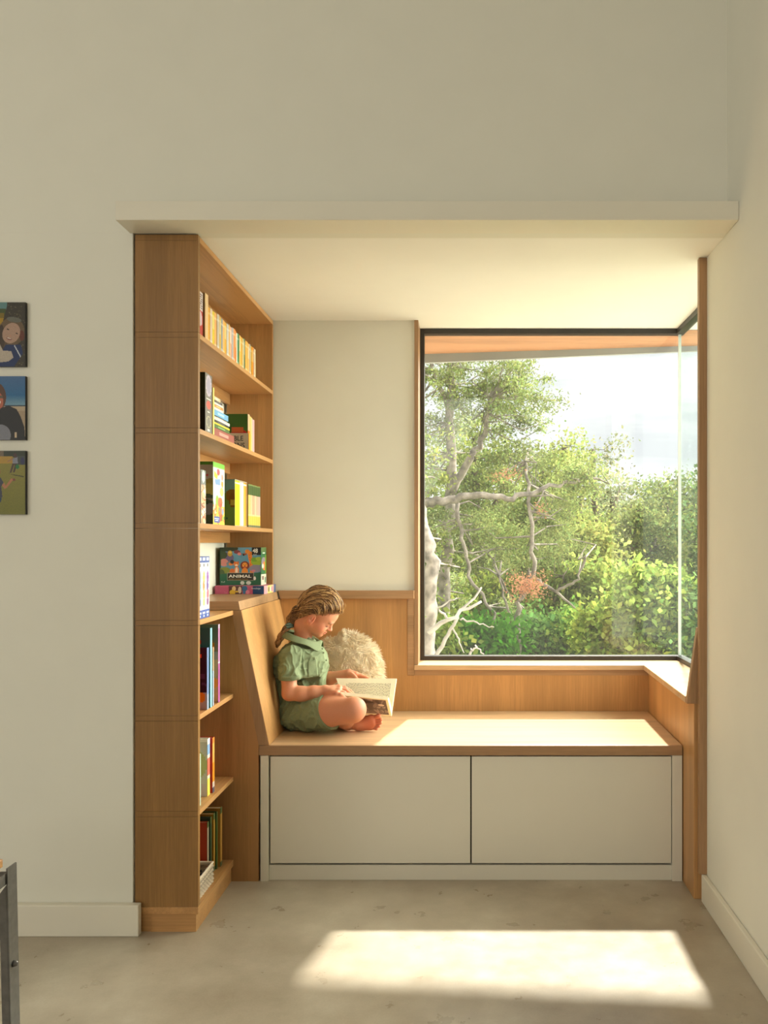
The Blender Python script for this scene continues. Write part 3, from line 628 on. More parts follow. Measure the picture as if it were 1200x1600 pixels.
    fa = Art(30, 60, (165, 175, 140)).rect(0, 0, 1, .35, (110, 125, 105)).rect(0, .35, 1, .45, (130, 160, 165)).ell(.8, .28, .14, .09, (200, 130, 30)).rect(.72, .18, .78, .35, (30, 25, 15)).rect(.5, .4, .62, .55, (90, 140, 210)).ell(.7, .5, .06, .03, (90, 100, 60)).ell(.75, .75, .3, .08, (215, 155, 70)).rect(0, .82, 1, 1, (190, 165, 125))
    book('tall olive picture book with purple and white spine on fifth shelf', 2.900, 2.916, Z, .272, (170, 170, 140), [(0, .5, (185, 100, 170)), (.5, .52, (235, 225, 235)), (.52, .95, (205, 140, 190)), (.95, 1, (220, 190, 215))], xf=-.8672, wdt=.18, art=fa)
    # ---------- sixth shelf
    Z = .3895
    book('pale mint book at near end of sixth shelf', 2.725, 2.742, Z, .170, (196, 222, 205), xf=-.878)
    fa = Art(30, 60, (215, 205, 185)).ell(.6, .45, .4, .3, (200, 195, 120)).ell(.35, .5, .28, .18, (140, 20, 20)).rect(0, .78, 1, 1, (215, 195, 185)).rect(.0, 0, 1, .05, (250, 240, 225))
    book('white picture book with blue and red spine on sixth shelf', 2.836, 2.862, Z, .195, (230, 225, 215), [(0, .3, (250, 232, 100)), (.3, .36, (250, 240, 215)), (.36, .66, (230, 120, 100)), (.66, .72, (250, 240, 220)), (.72, .9, (140, 180, 225)), (.9, 1, (240, 238, 235))], xf=-.8850, wdt=.17, art=fa)
    book('red book with orange spine behind the white one', 2.874, 2.894, Z, .190, (190, 30, 10), [(0, .1, (90, 80, 100)), (.1, .2, (220, 200, 190)), (.2, .55, (245, 150, 40)), (.55, .9, (250, 180, 90)), (.9, 1, (245, 140, 60))], xf=-.8790, wdt=.16)
    # ---------- bottom shelf
    Z = .0815
    for i, (c, c2, t, x, h, nm) in enumerate([((180, 60, 30), (190, 175, 150), .014, -.912, .190, 'orange and white'), ((40, 60, 45), (60, 90, 60), .012, -.908, .200, 'dark green'), ((170, 120, 40), (190, 145, 60), .016, -.904, .205, 'ochre'), ((60, 90, 50), (90, 120, 60), .010, -.900, .205, 'moss green'), ((175, 125, 55), (200, 150, 70), .020, -.893, .212, 'tan framed')]):
        d0 = 2.922+.0225*i
        book('%s book standing behind the basket on the bottom shelf' % nm, d0, d0+t, Z, h, c, [(0, .08, (80, 100, 60)), (.08, .9, c2), (.9, 1, (90, 110, 60))], xf=x, wdt=.15)
    r = empty('storage_basket', (-.965, 2.80, Z), 'whitewashed woven basket on the bottom shelf of the bookcase', 'basket')
    b = MB(); x0, x1, y0, y1, h = -1.05, -.881, 2.722, 2.882, .063
    k = 16; rr = random.Random(2)
    for row in range(9):
        z = Z+h*(row+.5)/9
        for (ax, ay, bx_, by) in ((x0, y0, x1, y0), (x1, y0, x1, y1), (x1, y1, x0, y1), (x0, y1, x0, y0)):
            pts = []
            for i in range(k+1):
                t = i/k; off = .0016*(1 if (i+row) % 2 else -1); nx, ny = (by-ay), -(bx_-ax); L = math.hypot(nx, ny)
                pts.append((ax+(bx_-ax)*t+nx/L*off, ay+(by-ay)*t+ny/L*off, z+.0005*math.sin(i*2)))
            b.tube(pts, .0036, 5, tuple(lin((205, 188, 165))*rr.uniform(.6, 1.1)))
    b.build('woven_sides', M['paint'], r)
    b = MB(); b.tube([(x0, y0, Z+h+.003), (x1, y0, Z+h+.003), (x1, y1, Z+h+.003), (x0, y1, Z+h+.003), (x0, y0+.001, Z+h+.003)], .0045, 6, tuple(lin((235, 220, 200)))); b.build('rim', M['paint'], r)
    b = MB(); b.box(x0+.003, x1-.003, y0+.003, y1-.003, Z, Z+.003, tuple(lin((150, 130, 110)))); b.build('basket_floor', M['paint'], r)
    for i in range(11):
        b = MB(); pts = [(x1-.015-rr.uniform(0, .13), y0+.02+rr.uniform(0, .12), Z+.006+.004*i) for _ in range(5)]
        b.tube(pts, .004, 6, tuple(lin(rr.choice([(30, 32, 40), (40, 45, 60), (22, 22, 26)]))))
        o = b.build('cable', M['paint'], org=pts[0]); tag(o, 'dark crumpled cord lying in the whitewashed basket', 'cord', 'dark cords in the basket')
fill_shelves()

# ------------------------------------------------------------------ prints on the left wall
def prints():
    X0, X1 = -1.6155, -1.412
    dfr = DW-.012
    def mk(ytop, ybot, art, label):
        z1 = CAMZ+(CY-ytop)/486.5-.0; z0 = CAMZ+(CY-ybot)/486.5
        r = MB(); r.box(X0, X1, dfr+.0005, DW-.001, z0, z1, (.008, .008, .007))
        o = r.build('photo_print', M['paint'], org=((X0+X1)/2, DW-.01, (z0+z1)/2)); tag(o, label, 'picture', 'square photo blocks on the left wall')
        p = MB(); art_into(p, art, (X0, dfr, z1), (X1-X0-.0012, 0, 0), (0, 0, z0-z1)); p.build('photo', M['paint'], o)
    # the right 44 % of each is in view: x from .565
    k = lambda q: .56+.44*q
    a = Art(150, 150, (70, 60, 40)); a.rect(0, 0, k(.35), .16, (90, 130, 130)).rect(0, .1, k(.3), .2, (60, 75, 30)).rect(0, .17, k(.25), .6, (165, 130, 10)).rect(0, .17, k(.25), .25, (120, 100, 15))
    a.poly([(k(.38), 0), (1, 0), (1, 1), (k(.1), 1), (k(.2), .3)], (52, 46, 32)).blobs(160, [(80, 72, 52), (36, 32, 22), (98, 90, 66), (64, 56, 36)], .004, .012, 4, 0, 1, k(.4), 1)
    a.ell(k(.50), .46, .205, .225, (100, 80, 54), .35).ell(k(.2), .62, .07, .2, (84, 64, 42), .1).ell(k(.6), .27, .12, .04, (98, 98, 86), .15).ell(k(.15), .55, .05, .2, (60, 44, 30)).ell(k(.88), .52, .04, .08, (95, 45, 25))
    a.ell(k(.5), .48, .135, .165, (170, 138, 118), .45).ell(k(.38), .42, .02, .010, (50, 34, 26), .4).ell(k(.7), .485, .02, .010, (50, 34, 26), .4).ell(k(.42), .565, .048, .018, (115, 45, 38), .35).ell(k(.42), .560, .04, .009, (205, 190, 175), .35).ell(k(.47), .52, .016, .012, (180, 130, 110))
    a.poly([(k(.3), .66), (k(.85), .66), (k(.92), .8), (k(.6), 1), (k(.0), 1), (0, 1), (k(.1), .8)], (12, 38, 86)).poly([(0, .6), (k(.05), .62), (k(.2), .75), (k(.5), .76), (k(.58), .86), (k(.4), .92), (k(.0), .94), (0, .95)], (178, 166, 150)).poly([(k(.62), .66), (k(.85), .84), (k(.83), .86), (k(.6), .68)], (190, 195, 200))
    mk(474, 574, a.noise(.12, 1), 'square photo block of a smiling child hugging a tree trunk')
    a = Art(150, 150, (50, 105, 150)).grad((62, 100, 145), (28, 98, 145), 0, .3).grad((28, 98, 145), (110, 150, 170), .3, .46).rect(0, .455, 1, .475, (45, 70, 85)).rect(0, .475, 1, 1, (176, 158, 130)).rect(0, .55, 1, 1, (160, 140, 112))
    a.ell(k(-.05), .33, .16, .23, (84, 52, 30)).ell(k(-.1), .40, .14, .17, (176, 96, 68)).rect(k(-.3), .31, k(.2), .345, (90, 80, 60)).ell(k(.02), .42, .05, .03, (235, 225, 215), -.5)
    a.poly([(k(.12), .5), (k(.4), .46), (k(.7), .52), (k(.85), .65), (k(.97), .8), (k(1), 1), (0, 1), (0, .7), (k(0), .6)], (14, 13, 12)).ell(k(.12), .93, .16, .17, (120, 122, 132)).rect(k(.62), .88, k(.70), .97, (190, 170, 140)).noise(.1, 2)
    mk(589, 688, a, 'square photo block of a person in black on a beach')
    a = Art(150, 150, (120, 118, 30)).grad((132, 126, 48), (112, 112, 30), .2, 1).rect(0, 0, 1, .1, (44, 52, 34)).rect(k(.05), 0, k(.22), .1, (110, 95, 75)).rect(0, .09, k(.08), .21, (110, 140, 150)).rect(k(.08), .09, k(.55), .2, (170, 135, 50)).rect(k(.6), .08, 1, .22, (60, 66, 62)).ell(k(.9), .16, .03, .06, (40, 44, 80))
    a.ell(k(.64), .075, .028, .035, (70, 45, 40)).poly([(k(.55), .12), (k(.72), .1), (k(.74), .2), (k(.54), .2)], (130, 132, 145)).poly([(k(.35), .165), (k(.56), .11), (k(.57), .13), (k(.37), .18)], (150, 110, 85)).poly([(k(.54), .2), (k(.62), .2), (k(.5), .35), (k(.44), .35)], (70, 52, 42)).poly([(k(.64), .2), (k(.72), .2), (k(.62), .34), (k(.56), .34)], (66, 50, 42)).ell(k(.72), .25, .03, .035, (20, 110, 50)).poly([(k(.4), .36), (k(.95), .4), (k(.95), .415), (k(.6), .385)], (36, 40, 14))
    a.ell(k(0), .33, .05, .07, (150, 90, 60)).poly([(0, .4), (k(.12), .42), (k(.22), .5), (k(.14), .56), (k(.18), .72), (k(0), .84), (0, .84)], (58, 60, 72)).poly([(0, .72), (k(.15), .74), (k(.14), .8), (k(0), .84), (0, .84)], (22, 58, 80)).poly([(k(.16), .54), (k(.24), .5), (k(.3), .55), (k(.5), .43), (k(.58), .45), (k(.34), .58), (k(.26), .6)], (176, 116, 80)).ell(k(.6), .455, .022, .02, (120, 70, 50)).poly([(0, .84), (k(.08), .84), (k(.1), 1), (0, 1)], (140, 76, 42))
    mk(705, 804, a.noise(.12, 3), 'square photo block of children playing on grass')
prints()

# ------------------------------------------------------------------ metal side table at the left edge
def side_table():
    r = empty('side_table', (-1.05, 1.60, 0), 'dark metal side table with pale wood top at the left edge', 'table')
    b = MB(); b.box(-1.40, -1.0085, 1.41, 1.808, .548, .566); b.build('table_top', M['oakx'], r, bevel=.002)
    for i, (lx, ly) in enumerate(((-.983, 1.779), (-.983, 1.40), (-1.42, 1.779), (-1.42, 1.40))):
        b = MB(); sx = 1 if lx > -1.2 else -1; f = .012
        t, bt = (lx, .556), (lx+sx*f, 0)
        xs = sorted([lx, lx-sx*.0032]); 
        # angle iron: flange along y and flange along x
        b.v += [(lx, ly, .556), (lx, ly+.036, .556), (lx-sx*.003, ly+.036, .556), (lx-sx*.003, ly, .556), (lx+sx*f, ly, 0), (lx+sx*f, ly+.036, 0), (lx+sx*f-sx*.003, ly+.036, 0), (lx+sx*f-sx*.003, ly, 0)]
        b.f += [(0, 1, 2, 3), (7, 6, 5, 4), (0, 4, 5, 1), (1, 5, 6, 2), (2, 6, 7, 3), (3, 7, 4, 0)]
        n = len(b.v)
        b.v += [(lx-sx*.003, ly, .52), (lx-sx*.018, ly, .50), (lx-sx*.018, ly+.003, .50), (lx-sx*.003, ly+.003, .52), (lx+sx*f-sx*.003, ly, 0), (lx+sx*f-sx*.018, ly, 0), (lx+sx*f-sx*.018, ly+.003, 0), (lx+sx*f-sx*.003, ly+.003, 0)]
        b.f += [tuple(n+q for q in f_) for f_ in [(0, 1, 2, 3), (7, 6, 5, 4), (0, 4, 5, 1), (1, 5, 6, 2), (2, 6, 7, 3), (3, 7, 4, 0)]]; b.c += [None]*12
        b.build('leg', M['steel'], r)
        if i == 0:
            b = MB(); b.tube([(lx+.004, 1.795, .345), (lx+.013, 1.795, .345)], [.0075, .005], 12); b.build('bolt', M['steel'], r, smooth=True)
    for (x0, x1, y0, y1) in ((-1.41, -.990, 1.785, 1.789), (-1.41, -.990, 1.402, 1.406)):
        b = MB(); b.box(x0, x1, y0, y1, .520, .546); b.box(x0, x1-.006, y0, y1, .40, .432); b.build('rail', M['steel'], r)
    for x in (-1.42, -.989):
        b = MB(); b.box(x, x+.003, 1.43, 1.785, .521, .545); b.build('rail', M['steel'], r)
side_table()

# ------------------------------------------------------------------ signed distance modelling for body, clothing and cushions
class SDF:
    def __init__(s, lo, hi, h):
        s.lo = np.array(lo, float); s.h = h
        s.n = np.ceil((np.array(hi)-s.lo)/h).astype(int)+1
        s.F = np.full(s.n, .2, np.float32)
    def region(s, lo, hi):
        a = np.clip(np.floor((np.array(lo)-s.lo)/s.h).astype(int), 0, s.n-1); b = np.clip(np.ceil((np.array(hi)-s.lo)/s.h).astype(int)+1, 1, s.n)
        sl = tuple(slice(a[i], b[i]) for i in range(3))
        g = [(s.lo[i]+s.h*np.arange(a[i], b[i])).astype(np.float32) for i in range(3)]
        return sl, np.meshgrid(*g, indexing='ij')
    def comb(s, sl, d, k, sub=False):
        A = s.F[sl]
        if sub: A_, d_ = -A, d
        else: A_, d_ = A, d
        if k > 0:
            h = np.clip(.5+.5*(d_-A_)/k, 0, 1); m = d_*(1-h)+A_*h-k*h*(1-h)
        else: m = np.minimum(A_, d_)
        s.F[sl] = -m if sub else m
    def cone(s, a, b, r1, r2, k=.01, sub=False):
        a = np.array(a, float); b = np.array(b, float); R = max(r1, r2)+.03+k
        sl, (X, Y, Z) = s.region(np.minimum(a, b)-R, np.maximum(a, b)+R); ba = b-a; L = ba@ba+1e-12
        t = np.clip(((X-a[0])*ba[0]+(Y-a[1])*ba[1]+(Z-a[2])*ba[2])/L, 0, 1)
        d = np.sqrt((X-a[0]-t*ba[0])**2+(Y-a[1]-t*ba[1])**2+(Z-a[2]-t*ba[2])**2)-(r1+(r2-r1)*t)
        s.comb(sl, d.astype(np.float32), k, sub)
    def chain(s, pts, rs, k=.01):
        for i in range(len(pts)-1): s.cone(pts[i], pts[i+1], rs[i], rs[i+1], k)
    def ell(s, c, r, k=.01, axes=None, sub=False):
        c = np.array(c, float); r = np.array(r, float); R = r.max()+.03+k
        sl, (X, Y, Z) = s.region(c-R, c+R)
        P = [X-c[0], Y-c[1], Z-c[2]]
        if axes is not None: P = [P[0]*a[0]+P[1]*a[1]+P[2]*a[2] for a in axes]
        k0 = np.sqrt((P[0]/r[0])**2+(P[1]/r[1])**2+(P[2]/r[2])**2); k1 = np.sqrt((P[0]/r[0]**2)**2+(P[1]/r[1]**2)**2+(P[2]/r[2]**2)**2)+1e-9
        s.comb(sl, (k0*(k0-1)/k1).astype(np.float32), k, sub)
    def plane(s, p, n, lo=None, hi=None):        # keep the side opposite n inside a region
        n = np.array(n, float); n /= np.linalg.norm(n)
        sl, (X, Y, Z) = s.region(lo if lo is not None else s.lo, hi if hi is not None else s.lo+s.h*s.n)
        d = ((X-p[0])*n[0]+(Y-p[1])*n[1]+(Z-p[2])*n[2]).astype(np.float32)
        s.F[sl] = np.maximum(s.F[sl], d)
    def mesh(s, relax=1):
        F = s.F; I = F < 0; nx, ny, nz = F.shape
        cnt = np.zeros((nx-1, ny-1, nz-1), np.float32); acc = np.zeros((nx-1, ny-1, nz-1, 3), np.float32)
        any_ = np.zeros((nx-1, ny-1, nz-1), np.int8)
        for i in (0, 1):
            for j in (0, 1):
                for k in (0, 1): any_ += I[i:nx-1+i, j:ny-1+j, k:nz-1+k]
        cells = np.argwhere((any_ > 0) & (any_ < 8)); idx = np.full((nx-1, ny-1, nz-1), -1, np.int64)
        idx[cells[:, 0], cells[:, 1], cells[:, 2]] = np.arange(len(cells))
        C = [(i, j, k) for i in (0, 1) for j in (0, 1) for k in (0, 1)]
        P = np.zeros((len(cells), 3)); N = np.zeros(len(cells))
        for a in range(8):
            for b in range(a+1, 8):
                ca, cb = np.array(C[a]), np.array(C[b])
                if np.abs(ca-cb).sum() != 1: continue
                fa = F[cells[:, 0]+ca[0], cells[:, 1]+ca[1], cells[:, 2]+ca[2]]; fb = F[cells[:, 0]+cb[0], cells[:, 1]+cb[1], cells[:, 2]+cb[2]]
                m = (fa < 0) != (fb < 0); t = np.where(m, fa/np.where(m, fa-fb, 1), 0)
                P += np.where(m[:, None], ca+(cb-ca)*t[:, None], 0); N += m
        V = (cells+P/N[:, None])*s.h+s.lo
        quads = []
        for ax in range(3):
            sh = [slice(None)]*3; sh2 = [slice(None)]*3; sh[ax] = slice(0, -1); sh2[ax] = slice(1, None)
            A, B = I[tuple(sh)], I[tuple(sh2)]; e = np.argwhere(A != B); u, v = [q for q in range(3) if q != ax]
            e = e[(e[:, u] > 0) & (e[:, v] > 0) & (e[:, u] < F.shape[u]-1) & (e[:, v] < F.shape[v]-1)]
            inside = A[e[:, 0], e[:, 1], e[:, 2]]
            def cid(du, dv):
                q = e.copy(); q[:, u] -= du; q[:, v] -= dv; return idx[q[:, 0], q[:, 1], q[:, 2]]
            qd = np.stack([cid(1, 1), cid(0, 1), cid(0, 0), cid(1, 0)], 1)
            flip = inside if ax != 1 else ~inside
            qd = np.where(flip[:, None], qd, qd[:, ::-1]); quads.append(qd)
        Fq = np.concatenate(quads)
        for _ in range(relax):
            acc = np.zeros_like(V); c = np.zeros(len(V))
            for a, b in ((0, 1), (1, 2), (2, 3), (3, 0)):
                np.add.at(acc, Fq[:, a], V[Fq[:, b]]); np.add.at(acc, Fq[:, b], V[Fq[:, a]]); np.add.at(c, Fq[:, a], 1); np.add.at(c, Fq[:, b], 1)
            V = V*.5+.5*acc/np.maximum(c, 1)[:, None]
        return V, Fq
def vnormals(V, F):
    n = np.cross(V[F[:, 2]]-V[F[:, 0]], V[F[:, 3]]-V[F[:, 1]]); N = np.zeros_like(V)
    for i in range(4): np.add.at(N, F[:, i], n)
    return N/(np.linalg.norm(N, axis=1)[:, None]+1e-12)

# ------------------------------------------------------------------ the reading child
DM = 3.41
HE = Q(492, 965.6, DM)
HF = np.array([.77, 0, -.64]); HF /= np.linalg.norm(HF); HU = np.array([.64, 0, .77]); HU /= np.linalg.norm(HU); HW = np.array([0, 1.0, 0])
def H(f, u, w=0): return HE+HF*f+HU*u+HW*w
AX = (HF, HU, HW)
def child():
    root = empty('person', (-.66, 3.38, ZS), 'child in sage green romper sitting cross-legged and reading on the bench', 'person')
    s = SDF((-.86, 3.12, .49), (-.30, 3.70, 1.23), .0024)
    # torso core, neck
    s.cone(Q(463, 1115, 3.42), Q(466, 1030, 3.42), .070, .062, .03)
    s.cone(Q(452, 1024, 3.33), Q(472, 1020, 3.51), .030, .030, .03)
    s.chain([Q(473, 1012, 3.42), H(-.022, -.045), H(-.020, .0)], [.038, .036, .046], .02)
    # skull and face
    s.ell(H(-.012, .045), (.080, .074, .068), .01, AX)
    s.ell(H(.024, .045), (.046, .044, .054), .02, AX)
    s.ell(H(.026, -.002), (.040, .046, .050), .02, AX)
    for w in (-1, 1):
        s.cone(H(.000, -.022, w*.040), H(.050, -.036, w*.008), .016, .013, .02)
        s.ell(H(.043, -.010, w*.026), (.022, .022, .022), .016, AX)
        s.ell(H(.064, .031, w*.020), (.007, .005, .016), .012, AX)
        s.cone(H(.0685, .014, w*.025), H(.0685, .014, w*.031), .006, .006, .010, sub=True)
        s.ell(H(.056, .0165, w*.027), (.0105, .0095, .013), .004, AX)
        s.ell(H(.0735, -.0005, w*.0075), (.006, .0045, .005), .004, AX)
        # ear
        s.ell(H(-.003, .001, w*.071), (.0155, .025, .0075), .003, AX); s.ell(H(.002, .003, w*.080), (.0085, .0155, .0085), .0015, AX, sub=True); s.ell(H(.003, -.017, w*.069), (.007, .008, .005), .004, AX)
        s.ell(H(-.002, .006, w*.0745), (.003, .009, .003), .002, AX)
    s.ell(H(.053, -.037), (.015, .012, .016), .012, AX)
    s.cone(H(.068, .022), H(.080, .0045), .005, .0068, .008); s.ell(H(.0800, .0025), (.0072, .006, .0078), .005, AX)
    s.ell(H(.0705, -.0150), (.0062, .0042, .014), .005, AX); s.ell(H(.0690, -.0235), (.0062, .0045, .012), .005, AX)
    s.ell(H(.079, -.0195), (.006, .0012, .016), .0025, AX, sub=True)
    # near arm
    E = Q(452.5, 1083, 3.275); W = Q(508, 1078, 3.285)
    s.chain([Q(453, 1024, 3.325), Q(451, 1055, 3.29), E], [.033, .031, .029], .012)
    s.chain([E, Q(470, 1084, 3.275), Q(490, 1081.5, 3.28), W], [.029, .0285, .0245, .0185], .012)
    def hand(wr, kn, fingers, thumb, rf=.0068):
        for kk in kn: s.cone(wr, kk, .0145, .0095, .008)
        for a, b_ in zip(kn[:-1], kn[1:]): s.cone(a, b_, .009, .009, .006); s.cone((a+wr)/2, (b_+wr)/2, .0115, .0115, .006)
        for kk, f in zip(kn, fingers): s.chain([kk]+f, [rf*1.12, rf*1.05, rf*.95, rf*.78][:len(f)+1], .0022)
        s.chain(thumb, [.011, .0088, .0078, .0062][:len(thumb)], .003)
    kn = [Q(529, 1073, 3.315), Q(530.5, 1075.5, 3.298), Q(529.5, 1079, 3.280), Q(526, 1083, 3.263)]
    fg = [[Q(539, 1074.5, 3.322), Q(548, 1080, 3.325), Q(554, 1086, 3.325)], [Q(541, 1078, 3.302), Q(548.5, 1084, 3.302), Q(551, 1089.5, 3.298)],
          [Q(538, 1082, 3.281), Q(543, 1086.5, 3.278), Q(545.5, 1090.5, 3.274)], [Q(532, 1085, 3.260), Q(535.5, 1088, 3.258), Q(537.5, 1091.5, 3.255)]]
    hand(W, kn, fg, [Q(514, 1080, 3.305), Q(523, 1082, 3.332), Q(532, 1084, 3.342), Q(538, 1086, 3.345)])
    # far arm
    E2 = Q(482, 1080, 3.555); W2 = Q(545, 1052.5, 3.475)
    s.chain([Q(474, 1022, 3.52), E2, Q(515, 1060, 3.50), W2], [.032, .029, .0265, .018], .012)
    kn = [Q(556, 1053, 3.468), Q(558, 1054.5, 3.480), Q(558, 1057, 3.492), Q(556, 1060, 3.503)]
    fg = [[Q(565, 1055, 3.472), Q(571, 1057.5, 3.474), Q(576, 1060, 3.472)], [Q(567, 1058, 3.485), Q(574, 1062, 3.482), Q(578, 1066, 3.474)],
          [Q(566, 1061, 3.498), Q(572, 1066, 3.492), Q(575, 1071, 3.480)], [Q(563, 1065, 3.506), Q(567, 1070, 3.498), Q(569, 1074, 3.484)]]
    hand(W2, kn, fg, [Q(549, 1054, 3.458), Q(554, 1057.5, 3.440), Q(559, 1063, 3.423), Q(563, 1068, 3.411)])
    # near leg
    s.chain([Q(468, 1114, 3.35), Q(515, 1112, 3.26), Q(551, 1110, 3.215)], [.058, .0560, .0480], .02)
    s.ell(Q(555, 1107, 3.212), (.040, .040, .040), .02)
    s.chain([Q(551, 1112, 3.225), Q(540, 1125, 3.30), Q(538, 1128, 3.42), Q(552, 1129, 3.53)], [.040, .032, .0285, .021], .014)
    s.chain([Q(552, 1129, 3.53), Q(575, 1126, 3.575)], [.022, .018], .01)
    # far leg, its bare sole towards the room
    s.chain([Q(474, 1106, 3.52), Q(515, 1105, 3.58), Q(545, 1100, 3.60)], [.058, .053, .045], .02)
    s.chain([Q(545, 1103, 3.60), Q(535, 1118, 3.50), Q(532, 1126, 3.40), Q(540, 1131, 3.325)], [.040, .034, .028, .021], .014)
    fd = 3.318
    s.cone(Q(544, 1132, fd+.006), Q(562, 1131.5, fd+.004), .022, .021, .01)
    s.cone(Q(562, 1129.5, fd+.002), Q(580, 1123, fd-.002), .021, .0175, .01); s.cone(Q(562, 1132, fd), Q(582, 1129.5, fd-.002), .021, .0165, .01); s.cone(Q(560, 1133, fd), Q(579, 1135.5, fd), .0205, .0145, .01)
    for (a, b_, r) in [((585, 1121), (592, 1118.5), .0098), ((587, 1126.5), (595.5, 1124.5), .0066), ((587, 1131), (595, 1130), .0062), ((586, 1135), (592.5, 1135), .0060), ((583, 1138.2), (588.5, 1139.2), .0056)]:
        s.cone(Q(a[0], a[1], fd-.004), Q(b_[0], b_[1], fd-.010), r*.9, r, .0022)
    s.plane((0, 0, ZS+.001), (0, 0, -1))
    V, F = s.mesh(1)
    # skin tone with lips, cheeks, brows and lashes
    L = (V-HE); f = L@HF; u = L@HU; wv = L@HW
    base = np.array(lin((208, 144, 112))); col = np.tile(base, (len(V), 1))
    def mixc(mask, c, amt): nonlocal col; col = col*(1-(mask*amt)[:, None])+np.array(lin(c))*((mask*amt)[:, None])
    g = lambda d, r: np.exp(-(d/r)**2)
    lip = g(f-.074, .006)*g(u+.0195, .0065)*g(wv, .014); mixc(lip, (205, 110, 100), .85)
    ck = g(f-.050, .018)*g(u+.004, .014)*g(np.abs(wv)-.040, .02); mixc(ck, (225, 130, 105), .5)
    mixc(g(np.linalg.norm(V-Q(580, 1128, fd), axis=1), .045), (205, 100, 70), .7)
    mixc(g(np.linalg.norm(V-H(0, 0, -.07), axis=1), .02), (215, 120, 95), .5)
    mixc(g(np.linalg.norm(V-Q(563, 1107, 3.19), axis=1), .03), (225, 150, 125), .6)
    mixc(g(f-.0655, .009)*g(u-.0335, .0022)*g(np.abs(wv)-.026, .013), (150, 105, 75), .7)
    mixc(g(f-.066, .008)*g(u-.0095-.0*wv, .0016)*g(np.abs(wv)-.027, .010), (70, 42, 30), 1.0)
    np_mesh('body', V, F, M['skin'], root, vcol=np.clip(col, 0, 1))
    bv = BVHTree.FromPolygons([tuple(v) for v in V], [tuple(map(int, q)) for q in F])
    def onface(p):
        r = bv.find_nearest(Vector(p)); return np.array(r[0])
    for wsg in (-1, 1):
        pts = [onface(H(.0665-.0075*t*t-.002*t, .0135-.0045*math.sin(t*2.6), wsg*(.018+.021*t)))+(HF*.6+HW*wsg*.5-HU*.3)*.0010 for t in np.linspace(0, 1, 9)]
        mb = MB(); mb.tube(pts, [.0004, .0008, .0011, .0012, .0013, .0013, .0012, .0011, .0008], 6, tuple(lin((58, 38, 28))))
        mb.build('eyelashes', M['hair'], root, smooth=True)
        pts = [onface(H(.070-.012*t*t, .0345-.006*t*t, wsg*(.010+.030*t)))+(HF*.6+HW*wsg*.5)*.0005 for t in np.linspace(0, 1, 9)]
        mb = MB(); mb.tube(pts, [.0006, .0012, .0015, .0016, .0016, .0015, .0013, .0010, .0005], 6, tuple(lin((150, 108, 74))))
        mb.build('eyebrow', M['hair'], root, smooth=True)
    # ---- romper
    s = SDF((-.90, 3.10, .49), (-.46, 3.72, 1.12), .0030)
    s.ell(Q(469, 1046, 3.42), (.106, .122, .110), .03)
    s.ell(Q(466, 1082, 3.42), (.098, .114, .10), .05)
    s.ell(Q(466, 1112, 3.42), (.082, .125, .060), .05)
    s.cone(Q(456, 1023, 3.335), Q(474, 1021, 3.51), .034, .034, .03)
    s.cone(Q(473, 1008, 3.42), Q(475, 1018, 3.42), .048, .060, .02)
    s.ell(Q(483, 1030, 3.42), (.074, .090, .066), .03)
    s.cone(Q(454, 1026, 3.325), Q(452.5, 1052, 3.300), .040, .0425, .014)
    s.cone(Q(452.5, 1052, 3.300), Q(453, 1075, 3.285), .0430, .0445, .006)
    s.cone(Q(474, 1024, 3.52), Q(484, 1070, 3.545), .040, .044, .015)
    s.plane(Q(452, 1062.0, 3.29), (.02, .10, -1), Q(405, 1085, 3.215), Q(470.5, 1045, 3.336)) if False else None
    V0 = s.F.copy()
    # sleeve hem: cut only the sleeve, then add the rest of the torso back
    s.plane(Q(452, 1062.0, 3.29), (.03, .0, -1), (-.90, 3.10, .55), (-.46, 3.362, 1.1))
    s.ell(Q(466, 1082, 3.425), (.096, .098, .10), .0)
    s.ell(Q(466, 1110, 3.42), (.082, .125, .062), .03)
    # shorts
    a, b_ = Q(466, 1115, 3.35), Q(530, 1111, 3.245)
    s.cone(a, b_, .069, .0705, .025)
    n = (b_-a)/np.linalg.norm(b_-a)
    hp1 = Q(517, 1112, 3.268); hn1 = n+np.array([.05, 0, .26]); hn1 /= np.linalg.norm(hn1); hz = Q(452, 1062, 3.29)[2]
    s.plane(hp1, hn1, (-.64, 3.10, .49), (-.46, 3.40, .69))
    a, b_ = Q(474, 1108, 3.50), Q(525, 1105, 3.58); s.cone(a, b_, .066, .062, .02)
    hp2 = Q(518, 1105, 3.57); hn2 = (b_-a)/np.linalg.norm(b_-a)
    s.plane(hp2, hn2, (-.66, 3.46, .49), (-.46, 3.72, .70))
    s.plane((0, 0, ZS+.0005), (0, 0, -1))
    V, F = s.mesh(2); N = vnormals(V, F)
    if ((V-V.mean(0))*N).sum() < 0: N = -N
    ax = [Q(440, 1045, 3.29), Q(500, 1100, 3.26)]
    for i in range(len(V)):
        p = V[i]
        q = Vector((p[0]*15+p[2]*9, p[1]*13, p[2]*15-p[0]*12)); q2 = Vector((p[0]*34-p[2]*20, p[1]*26+3, p[2]*22+p[0]*18))
        a = 1-abs(mnoise.noise(q)*2); b2 = 1-abs(mnoise.noise(q2)*2)
        hd = min(abs((p-hp1)@hn1), 1 if p[0] > -.66 and p[2] < .68 else 1, abs(p[2]-hz) if p[0] < -.60 and p[1] < 3.37 and p[2] > .6 else 1, abs((p-hp2)@hn2)); hd = min(1, max(0, (hd-.003)/.016))
        V[i] += N[i]*hd*max(-.0018, .0085*(a**3-.22)+.0045*(b2**3-.2)+.0010*mnoise.noise(Vector(p)*90))
        V[i, 2] = max(V[i, 2], ZS+.0006)
